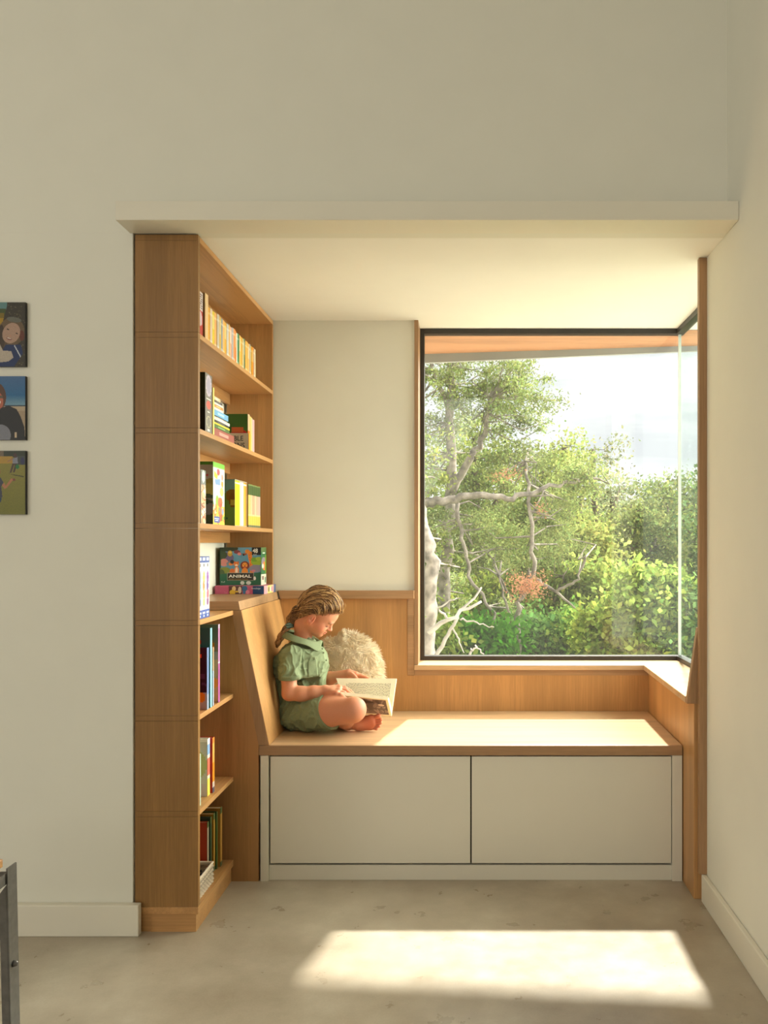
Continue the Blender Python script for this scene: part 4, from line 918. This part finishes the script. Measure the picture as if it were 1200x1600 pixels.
    rom = np_mesh('romper', V, F, M['cloth'], root)
    bvh = BVHTree.FromPolygons([tuple(v) for v in V], [tuple(map(int, q)) for q in F])
    def hit(px, py, off=.002):
        d = Vector(Q(px, py, 1.0)-np.array([0, 0, CAMZ])).normalized(); r = bvh.ray_cast(Vector((0, 0, CAMZ)), d)
        return None if r[0] is None else np.array(r[0]+r[1]*off*(1 if r[1].dot(d) < 0 else -1))
    def patch(name, quad, nu, nv, m, off=.0016, thick=.0018, par=rom):
        g = []; last = None
        for j in range(nv+1):
            for i in range(nu+1):
                a, c = i/nu, j/nv
                p = (np.array(quad[0])*(1-a)+np.array(quad[1])*a)*(1-c)+(np.array(quad[3])*(1-a)+np.array(quad[2])*a)*c
                h = hit(p[0], p[1], off); h = last if h is None else h; last = h; g.append(h)
        mb = MB(); mb.v = [tuple(x) for x in g]
        for j in range(nv):
            for i in range(nu):
                a = j*(nu+1)+i; mb.f.append((a, a+nu+1, a+nu+2, a+1)); mb.c.append(None)
        o = mb.build(name, m, par, smooth=True); so = o.modifiers.new('s', 'SOLIDIFY'); so.thickness = thick; return o
    patch('pocket', [(481, 1034), (495, 1030), (497, 1056), (481, 1060)], 8, 10, M['cloth'])
    patch('sleeve_cuff', [(437.5, 1056), (469, 1056.5), (468.5, 1061), (437.5, 1061)], 14, 3, M['cloth'], .0022, .002)
    for (px, py) in ((503, 1014), (505, 1020), (509, 1032)):
        h = hit(px, py, .001)
        if h is not None:
            mb = MB(); mb.tube([h, h+np.array([.001, -.0016, .0003])], .0035, 10); mb.build('button', pmat((96, 104, 74)), rom)
    # collar: folded band around the neck, wider in front
    mb = MB(); K = 36; g = []
    cN = Q(472, 991, 3.42)
    for i in range(K+1):
        t = i/K*2*math.pi; cx, sy = math.cos(t), math.sin(t)       # t=0 front
        fr = max(0, cx)
        top = cN+np.array([.068*cx+.003, 0.067*sy, .022-.046*(cx+1)/2])
        ta = min(t, 2*math.pi-t); tip = math.exp(-((ta-.62)/.30)**2)
        low = top+np.array([.013*cx+.008*tip-.008*(1-fr), .030*sy, -.024-.024*tip+(.016 if ta < .2 else 0)])
        mid = top*.5+low*.5+np.array([.0015*cx, .003*sy, .002])
        inn = top+np.array([-.006*cx, -.006*sy, -.014])
        g.append((inn, top, mid, low))
    for k in range(4):
        for i in range(K+1): mb.v.append(tuple(g[i][k]))
    for k in range(3):
        for i in range(K): a = k*(K+1)+i; mb.f.append((a, a+1, a+K+2, a+K+1)); mb.c.append(None)
    o = mb.build('collar', M['cloth'], root, smooth=True); so = o.modifiers.new('s', 'SOLIDIFY'); so.thickness = .0022; ss = o.modifiers.new('ss', 'SUBSURF'); ss.levels = 1; ss.render_levels = 1
    # ---- hair: cap plus many locks swept back to the plait
    R = np.random.RandomState(3)
    C0 = np.array([-.012, .046, 0.0]); R0 = np.array([.0835, .0775, .0715])
    knot = np.array([-.072, -.043, -.008])
    V_, F_, C_ = [], [], []
    def lock(pts, rad, c, sides=5):
        mb.tube(pts, rad, sides, c)
    mb = MB()
    ca, cb, cc = lin((78, 50, 28)), lin((164, 116, 68)), lin((226, 188, 128))
    def hcol(t):
        r = R.rand(); return tuple(ca*(1-r)+cb*r) if r < .62 else tuple(cb*(1-(r-.62)/.38*t)+cc*(r-.62)/.38*t)
    def hairline(ph):        # ph 0 = centre of forehead, +-1 = behind ears
        a = abs(ph); sgn = np.sign(ph)
        pts = [(.0745, .090, 0), (.067, .080, .030), (.047, .068, .050), (.021, .044, .066), (.004, .033, .0695), (-.020, .014, .068), (-.034, -.014, .056), (-.055, -.040, .035)]
        x = a*(len(pts)-1); i = min(int(x), len(pts)-2); t = x-i; p = np.array(pts[i])*(1-t)+np.array(pts[i+1])*t; p[2] *= sgn; return p
    def onshell(p, off):
        q = (p-C0)/R0; return C0+q/np.linalg.norm(q)*(R0+off)
    for n in range(2300):
        ph = R.uniform(-1, 1); st = hairline(ph)+R.normal(size=3)*np.array([.003, .0035, .0])
        if R.rand() < .60:      # start further up on the scalp
            t = R.rand()*.85; st = st*(1-t)+np.array([-.03, .125, 0.0])*t+np.array([0, 0, R.uniform(-.02, .02)])
        off0 = R.uniform(-.001, .0035); pts = []; m = 13; sw = R.uniform(-.010, .010)
        a = (st-C0)/R0; a /= np.linalg.norm(a); bq = (knot+R.uniform(-.008, .008, 3)-C0)/R0; bq /= np.linalg.norm(bq)
        om = math.acos(np.clip(a@bq, -1, 1)); lift = R.uniform(.0, .012) if abs(ph) < .55 else .003
        fr_ = np.clip((.62-abs(ph))/.25, 0, 1); mq = np.array([-.15, 1.25, a[2]*1.7])*fr_+(1-fr_)*((a+bq)*.62+np.array([-.1, .35, a[2]*.4]))
        for i in range(m):
            t = i/(m-1)
            q = (1-t)**2*a+2*t*(1-t)*mq+t*t*bq
            q = q/np.linalg.norm(q); tw = sw*math.sin(t*math.pi)
            P = C0+q*(R0+off0+.0035*math.sin(t*math.pi)+lift*math.exp(-((t-.12)/.14)**2))
            P = P+np.array([0, -.006*math.sin(t*9+n), .0])*math.sin(t*math.pi)*.4+np.array([tw*.3, tw, 0])
            if i == 0: P = st if np.linalg.norm((st-C0)/R0) > 1 else P-q*.001
            if t > .85: P = P*(1-(t-.85)/.15)+(knot+R.uniform(-.004, .004, 3))*(t-.85)/.15
            pts.append(H(*P))
        r = R.uniform(.0006, .0015); rad = [r*(.25 if i == 0 else 1) for i in range(m)]
        lock(pts, rad, hcol(1), 4)
    # plait
    pl = [H(*knot), Q(457, 966, 3.40), Q(451, 976, 3.395), Q(445, 985, 3.385), Q(438, 997, 3.375), Q(433.5, 1006, 3.372), Q(432, 1013, 3.372)]
    pl[0] = H(-.050, -.004)
    wr = [.046, .026, .0115, .0130, .0140, .0105, .003]
    rs = []
    for i in range(len(pl)-1):
        for t in np.linspace(0, 1, 7)[:-1]: rs.append((pl[i]*(1-t)+pl[i+1]*t, wr[i]*(1-t)+wr[i+1]*t))
    rs.append((pl[-1], wr[-1]))
    for n in range(420):
        an = R.uniform(0, 2*math.pi); rr = math.sqrt(R.rand()); pts = []; e = R.randint(len(rs)-5, len(rs)); frq = R.choice([-1, 1])*.20
        for i, (p, w_) in enumerate(rs[:e]):
            x = an+i*frq; wob = 1+.12*math.sin(i*.9)
            pts.append(p+np.array([math.cos(x)*.8, math.sin(x), -.5*math.cos(x)])*w_*rr*wob)
        lock(pts, [.0017]*(len(pts)-1)+[.0006], hcol(.25), 4)
    for n in range(46):     # loose wisps
        st = hairline(R.uniform(-.7, .2)); P0 = H(*st); pts = []
        dv = HF*R.uniform(-.004, .012)+HU*R.uniform(-.004, .014)+HW*R.uniform(-.006, .004); bk = -HF*R.uniform(.01, .05)+HU*R.uniform(0, .03)
        for i in range(6): t = i/5; pts.append(P0+dv*math.sin(t*2.4)+bk*t+HU*.010*t)
        lock(pts, .0005, tuple(cc), 3)
    hair = mb.build('hair', M['hair'], root, smooth=True)
    sc = SDF(tuple(HE-.14), tuple(HE+np.array([.14, .14, .17])), .003)
    sc.ell(H(-.012, .046), (.0815, .0765, .0700), .0, AX)
    sc.cone(H(-.048, .004), Q(455, 968, 3.40), .046, .015, .02)
    sc.plane(H(.064, .084), HF*1.0-HU*.5); 
    nrm = HF*.63-HU*.78; sc.plane(H(.004, .036), nrm)
    Vc, Fc = sc.mesh(1); np_mesh('scalp_hair', Vc, Fc, M['hair'], hair, vcol=np.tile(lin((84, 54, 30)), (len(Vc), 1)))
    mb = MB()
    for n in range(9):
        an = n*.7; c = Q(452, 974+n*.9, 3.394); pts = []
        for i in range(13): t = i/12*2*math.pi; pts.append(c+np.array([math.cos(t)*.0155, math.sin(t)*.0165, math.cos(t)*.006+.002*math.sin(3*t+an)]))
        mb.tube(pts, .0028, 6, tuple(lin([(70, 110, 110), (150, 185, 185), (60, 90, 85)][n % 3])))
    mb.build('hair_tie', M['paint'], hair, smooth=True)
child()

# ------------------------------------------------------------------ open book
def open_book():
    root = empty('open_book', Q(590, 1118, 3.365), 'open book held on the lap of the child', 'book')
    PG = tuple(lin((250, 240, 212))); CV = tuple(lin((238, 222, 180)))
    # spine line runs left-right; two halves open in a V
    sl, sr = Q(545, 1113, 3.372), Q(612, 1119, 3.362)
    fl, fr = Q(526, 1061, 3.430), Q(620, 1061.5, 3.425)      # far fore-edge
    nl, nr = Q(532, 1086, 3.262), Q(606, 1093, 3.255)       # near fore-edge
    def slab(name, a, b, c, d, n, t, col, m=M['paint'], art=None, parent=root, curve=0, K=10):
        """a,b spine side (left,right), d,c fore side"""
        mb = MB(); n = np.array(n)/np.linalg.norm(n)
        for side in (0, 1):
            for j in range(K+1):
                for i in range(K+1):
                    u, v = i/K, j/K; p = (a*(1-u)+b*u)*(1-v)+(d*(1-u)+c*u)*v
                    mb.v.append(tuple(p+n*(t*side)+n*curve*math.sin(v*math.pi)*(1 if side else .6)))
        W = (K+1)
        for side in (0, 1):
            o = side*W*W
            for j in range(K):
                for i in range(K):
                    q = (o+j*W+i, o+j*W+i+1, o+(j+1)*W+i+1, o+(j+1)*W+i); mb.f.append(q if side else q[::-1]); mb.c.append(col)
        ring = [i for i in range(W)]+[j*W+K for j in range(1, W)]+[K*W+i for i in range(K-1, -1, -1)]+[j*W for j in range(K-1, 0, -1)]
        for x in range(len(ring)):
            y = (x+1) % len(ring); mb.f.append((ring[x], ring[y], ring[y]+W*W, ring[x]+W*W)); mb.c.append(tuple(np.array(col)*(.97 if x % 2 else 1)))
        return mb.build(name, m, parent, smooth=False)
    nf = np.cross(fl-sl, sr-sl); nf /= np.linalg.norm(nf)
    if nf[1] > 0: nf = -nf          # face of far page looks to the camera/up
    nn = np.cross(nl-sl, sr-sl); nn /= np.linalg.norm(nn)
    if nn[1] < 0: nn = -nn          # inner face of near half looks away from the camera
    slab('page_block', sl+nf*.001, sr+nf*.001, fr+nf*.001, fl+nf*.001, nf, .012, PG, curve=.005)
    slab('cover', sl-nf*.0016, sr-nf*.0016, fr-nf*.0016+(fr-sr)*.015, fl-nf*.0016, nf, .0016, CV, curve=.0)
    slab('page_block', sl+nn*.001, sr+nn*.001, nr+nn*.001-(nr-sr)*.02, nl+nn*.001, nn, .013, PG, curve=.004)
    cov = slab('cover', sl-nn*.0016, sr-nn*.0016, nr-nn*.0016, nl-nn*.0016, nn, .0016, CV)
    # cover picture
    A = Art(60, 40, (100, 84, 74)); A.blobs(60, [(120, 102, 90), (78, 64, 58), (140, 122, 108), (96, 84, 80), (160, 142, 128)], .03, .12, 8).ell(.82, .35, .10, .07, (215, 198, 180)).ell(.3, .2, .3, .1, (58, 48, 44))
    mb = MB(); e = -nn*.0020
    CP = lambda u, v: (sl*(1-u)+sr*u)*v+(nl*(1-u)+nr*u)*(1-v)+e
    for j in range(A.h):
        for i in range(A.w):
            u0, u1, v0, v1 = .26+.69*i/A.w, .26+.69*(i+1)/A.w, .05+.87*j/A.h, .05+.87*(j+1)/A.h
            mb.quad([CP(u0, v0), CP(u0, v1), CP(u1, v1), CP(u1, v0)], tuple(A.a[j, i]))
    mb.build('cover_picture', M['paint'], root)
    # printed lines run across the page (front to back here)
    mb = MB(); R = random.Random(4); lines = 30; ink = tuple(lin((150, 142, 124)))
    for i in range(lines):
        u = .14+.76*i/(lines-1); v = .12
        end = .86 if i not in (0, 1) else .83
        while v < end:
            dv = R.uniform(.03, .09); v2 = min(v+dv, end)
            def P(uu, vv): return (sl*(1-uu)+sr*uu)*(1-vv)+(fl*(1-uu)+fr*uu)*vv+nf*(.0133+.005*math.sin(vv*math.pi))
            k = max(1, int((v2-v)/.03)); 
            for q in range(k):
                a_, b_ = v+(v2-v)*q/k, v+(v2-v)*(q+1)/k
                mb.quad([P(u, a_), P(u+.011, a_), P(u+.011, b_), P(u, b_)], ink)
            v = v2+.014
    mb.build('printed_text', M['paint'], root)
open_book()

# ------------------------------------------------------------------ sheepskin cushion
def cushion():
    c = Q(541, 1053, 3.625); r = np.array([.150, .055, .180]); tilt = .20
    s = SDF(c-.24, c+.24, .006)
    ax = (np.array([1, 0, 0]), np.array([0, math.cos(tilt), -math.sin(tilt)]), np.array([0, math.sin(tilt), math.cos(tilt)]))
    c[2] = ZS+.176
    s.ell(c, r, 0, ax); V, F = s.mesh(1)
    o = np_mesh('sheepskin_cushion', V, F, M['fur'], org=(c[0], c[1], ZS)); tag(o, 'round cream sheepskin cushion leaning on the back panel behind the child', 'cushion')
    R = np.random.RandomState(7); N = 15000
    q = R.normal(size=(N, 3)); q /= np.linalg.norm(q, axis=1)[:, None]
    A = np.array(ax); P = c+(q*r)@A; n = (q/r)@A; n /= np.linalg.norm(n, axis=1)[:, None]
    L = R.uniform(.018, .036, N)
    sw = np.stack([np.array([mnoise.noise(Vector(p*22+np.array([o_*9, 0, 0]))) for p in P]) for o_ in range(3)], 1)
    d = n*.75+sw*1.1+np.array([.10, 0, -.20])+R.normal(size=(N, 3))*.12; d /= np.linalg.norm(d, axis=1)[:, None]
    side = np.cross(d, R.normal(size=(N, 3))); side /= np.linalg.norm(side, axis=1)[:, None]; wd = R.uniform(.0008, .0018, N)[:, None]
    mid = P+d*(L*.55)[:, None]; tip = P+d*L[:, None]+np.array([0, 0, -.004])
    Vv = np.stack([P-side*wd, P+side*wd, mid+side*wd*.8, mid-side*wd*.8, tip], 1).reshape(-1, 3)
    keep = (Vv[:, 1] < 3.712) & (Vv[:, 2] > ZS+.001); Vv[:, 1] = np.minimum(Vv[:, 1], 3.713); Vv[:, 2] = np.maximum(Vv[:, 2], ZS+.0015)
    b = np.arange(N)*5; Fq = np.concatenate([np.stack([b, b+1, b+2, b+3], 1), np.stack([b+3, b+2, b+4, b+4], 1)])
    # triangles as separate faces
    me_f = [tuple(x) for x in np.stack([b, b+1, b+2, b+3], 1).tolist()]+[tuple(x) for x in np.stack([b+3, b+2, b+4], 1).tolist()]
    me = bpy.data.meshes.new('fur'); me.from_pydata((Vv-np.array(o.location)).tolist(), [], me_f); me.materials.append(M['fur'])
    f = bpy.data.objects.new('fur', me); COL.objects.link(f); f.parent = o; tag(f, kind='stuff')
cushion()

# ------------------------------------------------------------------ outside: ground, trees, shrubs
RT = np.random.RandomState(11)
def gz(x, y):
    t = np.clip((y-5.6)/1.6, 0, 1); t = t*t*(3-2*t); return -.35*(1-t)+t*gz0(x, y)  # ground raised near the house to go with the added bounce strip
def gz0(x, y): return -1.6-.06*(y-4)+np.maximum(y-12, 0)**1.25*.055+.25*np.sin(x*.5)*np.cos(y*.3)
def ground():
    xs = np.linspace(-40, 45, 60); ys = np.concatenate([np.linspace(3.95, 20, 24), np.linspace(22, 90, 20)])
    X, Y = np.meshgrid(xs, ys, indexing='ij'); Z = gz(X, Y); V = np.stack([X, Y, Z], -1).reshape(-1, 3)
    i, j = np.meshgrid(np.arange(len(xs)-1), np.arange(len(ys)-1), indexing='ij'); a = (i*len(ys)+j).ravel()
    F = np.stack([a, a+len(ys), a+len(ys)+1, a+1], 1)
    o = np_mesh('ground', V, F, M['ground']); tag(o, kind='structure')
    b = MB(); b.box(-4, 5, 3.94, 5.75, -.6, -.32); struct('floor_bounce_strip', b, M['bounce_stone'])  # unseen pale strip added to bounce sunlight onto the niche ceiling
    b = MB(); b.box(-1.25, 1.0, 3.905, 3.93, -2.2, .684); b.box(-1.25, -.236, 3.912, 3.93, .684, ZC); struct('wall_outside', b, M['outwall'])
ground()
def leaves(P, size, col, var, seed, elong=1.8, sizevar=.5, mul=None):
    R = np.random.RandomState(seed); N = len(P)
    d = R.normal(size=(N, 3)); d /= np.linalg.norm(d, axis=1)[:, None]
    e = np.cross(d, R.normal(size=(N, 3))); e /= np.linalg.norm(e, axis=1)[:, None]
    L = (size*(1+sizevar*(R.rand(N)-.5)*2))[:, None]
    V = np.stack([P-d*L*.5, P+e*L*.5/elong-d*L*.05, P+d*L*.5, P-e*L*.5/elong-d*L*.05], 1).reshape(-1, 3)
    b = np.arange(N)*4; F = np.stack([b, b+1, b+2, b+3], 1)
    c = .62*np.array(col)*(1+var*R.normal(size=(N, 1))*.6); c[:, 0] *= 1+.10*R.normal(size=N)
    if mul is not None: c = c*mul[:, None]
    return V, F, np.clip(c, .01, .95)
def tree(name, label, trunk, crown, leaf, col, bark='bark2', var=.35, elong=1.8, cat='tree', group=None, clump=.3, seed=0, extra=None, lpc=60):
    """trunk: list of (points(px,py,d), r0, r1); crown: list of (px,py,d, rx,rz,ry metres, n_clumps)"""
    R = np.random.RandomState(seed+100)
    p0 = Q(*trunk[0][0][0]); base = p0.copy(); base[2] = gz(p0[0], p0[1])
    root = empty(name, base, label, cat, group)
    mb = MB(); nodes = []
    for k, (pts, r0, r1) in enumerate(trunk):
        P = [Q(*p) for p in pts]
        if k == 0 and P[0][2] > base[2]+.05: P = [base]+P
        # subdivide with wobble
        S_ = []
        for i in range(len(P)-1):
            m = 6
            for t in np.arange(m)/m:
                S_.append(P[i]*(1-t)+P[i+1]*t)
        S_.append(P[-1]); n = len(S_)
        for i in range(1, n-1): S_[i] = S_[i]+R.normal(size=3)*min(.35*r0, .012)
        mb.tube(S_, [r0+(r1-r0)*i/(n-1) for i in range(n)], 7); nodes += S_[1:]
    nodes_a = np.array(nodes); pts = []; mul = []
    for (px, py, d, rx, rz, ry, nc) in crown:
        c = Q(px, py, d)
        for _ in range(nc):
            v = R.normal(size=3); v /= np.linalg.norm(v); v *= R.rand()**(1/2.4); cc = c+v*np.array([rx, ry, rz])
            m = int(lpc*R.uniform(.5, 1.5)); st = np.array([1, 1, .6])*clump*R.uniform(.6, 1.3)
            pts.append(cc+R.normal(size=(m, 3))*st*.5); mul.append(np.full(m, R.uniform(.55, 1.4)))
            j = np.argmin(((nodes_a-cc)**2).sum(1)); a = nodes_a[j]
            if np.linalg.norm(a-cc) < 3 and R.rand() < .55:
                mid = (a+cc)/2+R.normal(size=3)*.08+np.array([0, 0, -.05])
                mb.tube([a, mid, cc], [.010, .007, .003], 4, cap=False)
    mb.build('trunk', M[bark], root, smooth=True)
    V, F, C = leaves(np.concatenate(pts), leaf, col, var, seed, elong, mul=np.concatenate(mul))
    np_mesh('foliage', V, F, M['leaf'], root, smooth=False, fcol=C)
    if extra:
        for e in extra: e(root)
    return root
JUN = (.39, .47, .17); OAKL = (.46, .52, .12); BRT = (.36, .55, .08); OLV = (.34, .40, .14); HAZ = (.42, .46, .24)
# near juniper on the left, trunk and long bare limb
tree('juniper_tree', 'near juniper with pale forked trunk at the left of the window', [
    ([(690, 1030, 8.2), (694, 900, 8.2), (703, 780, 8.2), (706, 690, 8.2), (703, 600, 8.2), (712, 520, 8.2)], .085, .03),
    ([(706, 770, 8.2), (735, 715, 8.1), (757, 680, 8.1), (765, 620, 8.0)], .045, .02),
    ([(655, 790, 7.4), (700, 782, 7.4), (745, 772, 7.4), (800, 779, 7.4), (860, 760, 7.5), (935, 748, 7.6)], .045, .012),
    ([(712, 780, 7.6), (722, 840, 7.5), (735, 900, 7.5), (770, 960, 7.4), (790, 1015, 7.4)], .022, .010),
    ([(704, 640, 8.2), (680, 590, 8.2), (668, 550, 8.3)], .03, .012)],
    [(690, 590, 8.2, .75, .55, .6, 52), (760, 610, 8.0, .65, .35, .5, 44), (815, 635, 7.9, .42, .28, .4, 24), (700, 690, 8.6, .7, .45, .5, 26), (790, 560, 8.2, .5, .3, .4, 26),
     (910, 745, 7.6, .22, .14, .2, 14), (740, 830, 7.9, .55, .30, .4, 26), (700, 900, 8.4, .4, .3, .4, 12), (610, 620, 8.4, 1.0, .8, .7, 60), (610, 800, 8.2, .8, .6, .6, 30)],
    .032, JUN, 'bark', .45, 2.8, clump=.13, seed=1, lpc=130)
tree('juniper_tree', 'slender peeling juniper with bent trunk in the middle of the view', [
    ([(812, 1040, 7.6), (806, 950, 7.6), (835, 900, 7.6), (832, 840, 7.6), (826, 775, 7.6), (820, 720, 7.7)], .030, .014),
    ([(838, 905, 7.6), (870, 925, 7.5), (905, 905, 7.4), (915, 870, 7.4)], .018, .008), ([(870, 925, 7.5), (905, 955, 7.4)], .014, .006), ([(798, 1030, 7.6), (795, 960, 7.6), (780, 900, 7.6)], .018, .008)],
    [(820, 730, 7.9, .40, .28, .4, 24), (870, 790, 7.9, .40, .22, .4, 22), (790, 860, 8.0, .45, .30, .4, 24), (880, 850, 8.0, .35, .22, .4, 14), (820, 960, 8.4, .3, .2, .3, 8)],
    .030, (.36, .43, .15), 'bark', .45, 2.8, clump=.12, seed=2, lpc=130)
def dead_bits(px, py, d, rx, rz, n, seed):
    def f(root):
        R = np.random.RandomState(seed); c = Q(px, py, d); P = c+R.uniform(-1, 1, size=(n, 3))*np.array([rx, .12, rz])*R.uniform(.5, 1.6, size=(n, 1))+R.normal(size=(n, 3))*.02
        V, F, C = leaves(P, .022, (.92, .46, .27), .25, seed, 2.4); o = np_mesh('dead_foliage', V, F, M['leaf'], root, smooth=False, fcol=C); o['label'] = 'rust-orange dead foliage'
    return f
tree('bare_tree', 'leggy tree with clump of dead orange leaves', [
    ([(802, 1050, 9.0), (806, 980, 9.0), (812, 930, 9.0), (826, 895, 9.0)], .05, .02), ([(808, 960, 9.0), (790, 920, 9.0), (770, 880, 9.0)], .02, .01), ([(850, 1050, 9.0), (860, 960, 9.0), (880, 900, 9.0)], .022, .01)],
    [(800, 880, 9.3, .35, .22, .3, 12), (850, 870, 9.3, .35, .22, .3, 12)], .045, OLV, 'bark2', .3, 2.2, clump=.2, seed=3, extra=[dead_bits(824, 916, 7.3, .125, .085, 1100, 1), dead_bits(790, 742, 7.5, .13, .05, 170, 2), dead_bits(846, 795, 7.5, .05, .05, 90, 3)], lpc=80)
# thick pale trunk at the lower left edge and fallen dead branches
tree('old_tree', 'old tree with thick bleached trunk at lower left of the window', [
    ([(666, 1060, 6.4), (668, 960, 6.4), (676, 880, 6.4), (655, 800, 6.5), (625, 700, 6.6)], .075, .05)],
    [(650, 860, 6.8, .35, .25, .3, 12), (600, 700, 6.8, .6, .5, .5, 26), (590, 900, 6.6, .4, .5, .4, 16)], .04, (.28, .34, .09), 'bark', .35, 2.2, clump=.2, seed=4, lpc=90)
def dead_branch(label, paths, r):
    p0 = Q(*paths[0][0]); mb = MB(); R = np.random.RandomState(int(p0[0]*1000) % 97)
    for k, pts in enumerate(paths):
        P = [Q(*p) for p in pts]; S_ = []
        for i in range(len(P)-1):
            for t in np.arange(5)/5: S_.append(P[i]*(1-t)+P[i+1]*t+R.normal(size=3)*.006)
        S_.append(P[-1]); rr = r*(1 if k == 0 else .45)
        mb.tube(S_, [rr*(1-.6*i/(len(S_)-1)) for i in range(len(S_))], 7)
    o = mb.build('dead_branch', M['deadwood'], org=p0, smooth=True); tag(o, label, 'branch')
dead_branch('bleached dead branch rising from the old trunk at lower left', [[(668, 988, 5.9), (700, 968, 5.9), (752, 940, 6.0)], [(700, 968, 5.9), (685, 950, 5.9), (714, 934, 5.9)]], .022)
dead_branch('long bleached dead branch leaning across behind the lower one', [[(672, 1045, 6.2), (695, 1000, 6.2), (718, 958, 6.2), (752, 918, 6.3)], [(718, 968, 6.2), (745, 972, 6.2), (772, 980, 6.2)], [(705, 980, 6.2), (718, 1000, 6.2), (725, 1020, 6.2)]], .019)
dead_branch('thin arched dead twig low in the window', [[(730, 1040, 5.6), (736, 1014, 5.6), (745, 1010, 5.6), (756, 1022, 5.6)]], .010)
# mid and far trees
def simple(label, px, top, d, w_, col, leaf=.07, n=70, seed=0, bark='bark2', bot=None, clump=.4, name='leafy_tree', lpc=70, group='trees on the slope beyond the window', var=.35):
    bot = bot or 1010; h = (bot-top)*d/FPX; rx = w_*d/FPX
    rows = []
    for k, (fy, fr) in enumerate(((.18, .62), (.42, 1.0), (.68, .95), (.9, .8))):
        rows.append((px, top+(bot-top)*fy, d, rx*fr, h*.16, rx*fr*.8, max(3, int(n*fr/3.3))))
    return tree(name, label, [([(px, bot+40, d), (px+3, (top+bot)/2+60, d), (px-4, top+40, d)], .010*d, .003*d), ([(px, (top+bot)/2+60, d), (px-w_*.5, top+(bot-top)*.35, d)], .006*d, .002*d), ([(px, (top+bot)/2+40, d), (px+w_*.5, top+(bot-top)*.3, d)], .006*d, .002*d)],
                rows, leaf, col, bark, var, 1.7, clump=clump, seed=seed, lpc=lpc, group=group)
simple('yellow-green leafy tree behind the bent juniper', 850, 690, 11.5, 90, (.46, .54, .15), .055, 170, 20, clump=.30, lpc=110)
simple('olive leafy tree behind the forked juniper', 745, 640, 12.5, 90, (.38, .46, .14), .055, 150, 21, clump=.30, lpc=110)
simple('pale airy oak with bare twiggy crown right of centre', 930, 662, 17, 78, HAZ, .07, 120, 22, clump=.42, lpc=42)
simple('tall light green oak left of the pale airy oak', 885, 655, 15, 55, (.45, .52, .16), .07, 80, 23, clump=.38, lpc=50)
simple('bushy olive tree at the right side of the main pane', 990, 765, 13, 70, (.36, .42, .14), .055, 150, 24, clump=.30, lpc=100)
simple('dark bushy tree near the glass corner', 1045, 745, 15, 50, (.30, .36, .10), .08, 90, 25, clump=.38)
simple('pale yellow tree filling the gap low in the middle', 925, 820, 10.5, 55, (.46, .50, .15), .065, 110, 26, clump=.28)
simple('green tree seen through the side pane', 1120, 715, 14, 60, (.28, .40, .16), .08, 110, 27, clump=.36)
simple('dense tree beyond the side pane, right of the green one', 1230, 690, 13, 70, (.28, .38, .13), .08, 90, 28, clump=.36)
simple('spreading tree far left behind the wall', 560, 560, 14, 120, (.36, .42, .12), .08, 90, 29, clump=.4)
for i, (px, top, d, w_) in enumerate([(640, 700, 26, 70), (760, 690, 28, 75), (860, 700, 30, 70), (960, 735, 32, 60), (1020, 740, 34, 50), (1075, 735, 33, 45), (1140, 728, 32, 60), (1230, 720, 30, 70), (540, 690, 30, 90)]):
    simple('hazy distant tree, %s along the ridge' % ['first from the left wall', 'behind the olive tree', 'behind the yellow-green tree', 'behind the airy oak', 'left of the glass corner', 'just right of the glass corner', 'beyond the side pane', 'farthest right', 'farthest left'][i],
           px, top, d, w_, (.36, .42, .20) if i % 2 else (.32, .40, .16), .13, 60, 40+i, clump=.75, bot=900, lpc=70, group='distant trees along the ridge')
def shrub(label, px, py, d, rx, rz, col, leaf, n, seed, name='shrub', lpc=60, clump=.2, elong=1.6, var=.35):
    c = Q(px, py, d); g = gz(c[0], c[1])
    tree(name, label, [([(px, py+60, d), (px+4, py, d)], .02, .008), ([(px, py+50, d), (px-rx*60/d, py-10, d)], .015, .006)], [(px, py, d, rx, rz, rx*.7, n), (px-rx*40/d*2, py+rz*90, d, rx*.8, rz, rx*.6, n//2), (px+rx*40/d*2, py+rz*90, d, rx*.8, rz, rx*.6, n//2)],
         leaf, col, 'bark2', var, elong, cat='shrub', group='shrubs below the window', clump=clump, seed=seed, lpc=lpc)
shrub('saturated green shrub low at the left of the window', 735, 1005, 7.4, .42, .24, (.12, .38, .03), .055, 60, 60)
shrub('green shrub behind the leggy trunks', 805, 1000, 8.2, .45, .25, (.16, .38, .05), .055, 55, 61)
shrub('dark green shrub low in the middle', 865, 1000, 8.0, .45, .28, (.17, .34, .09), .055, 55, 62)
shrub('fresh green shrub right of the middle', 915, 1000, 7.8, .38, .3, (.30, .50, .10), .045, 60, 63, lpc=90)
shrub('bright yellow-green shrub with big leaves at lower right', 970, 985, 7.2, .35, .32, (.50, .64, .13), .055, 75, 64, lpc=95)
shrub('tall bright shrub by the glass corner', 1025, 950, 7.0, .30, .42, (.44, .58, .13), .055, 75, 65, lpc=95)
shrub('leafy shrub outside the side pane', 1085, 985, 7.0, .35, .40, (.28, .46, .16), .055, 60, 66, lpc=80)
shrub('green shrub further right of the side pane', 1180, 960, 7.4, .5, .45, (.24, .40, .10), .075, 45, 67)
shrub('olive shrub under the old trunk', 640, 1000, 7.0, .45, .35, (.30, .40, .08), .06, 45, 68)
shrub('yellow-green undergrowth left of the bent juniper', 770, 945, 9.6, .55, .35, (.42, .52, .10), .06, 60, 69)
shrub('light shrub between juniper and airy oak', 900, 930, 9.2, .5, .35, (.44, .54, .14), .065, 60, 70)
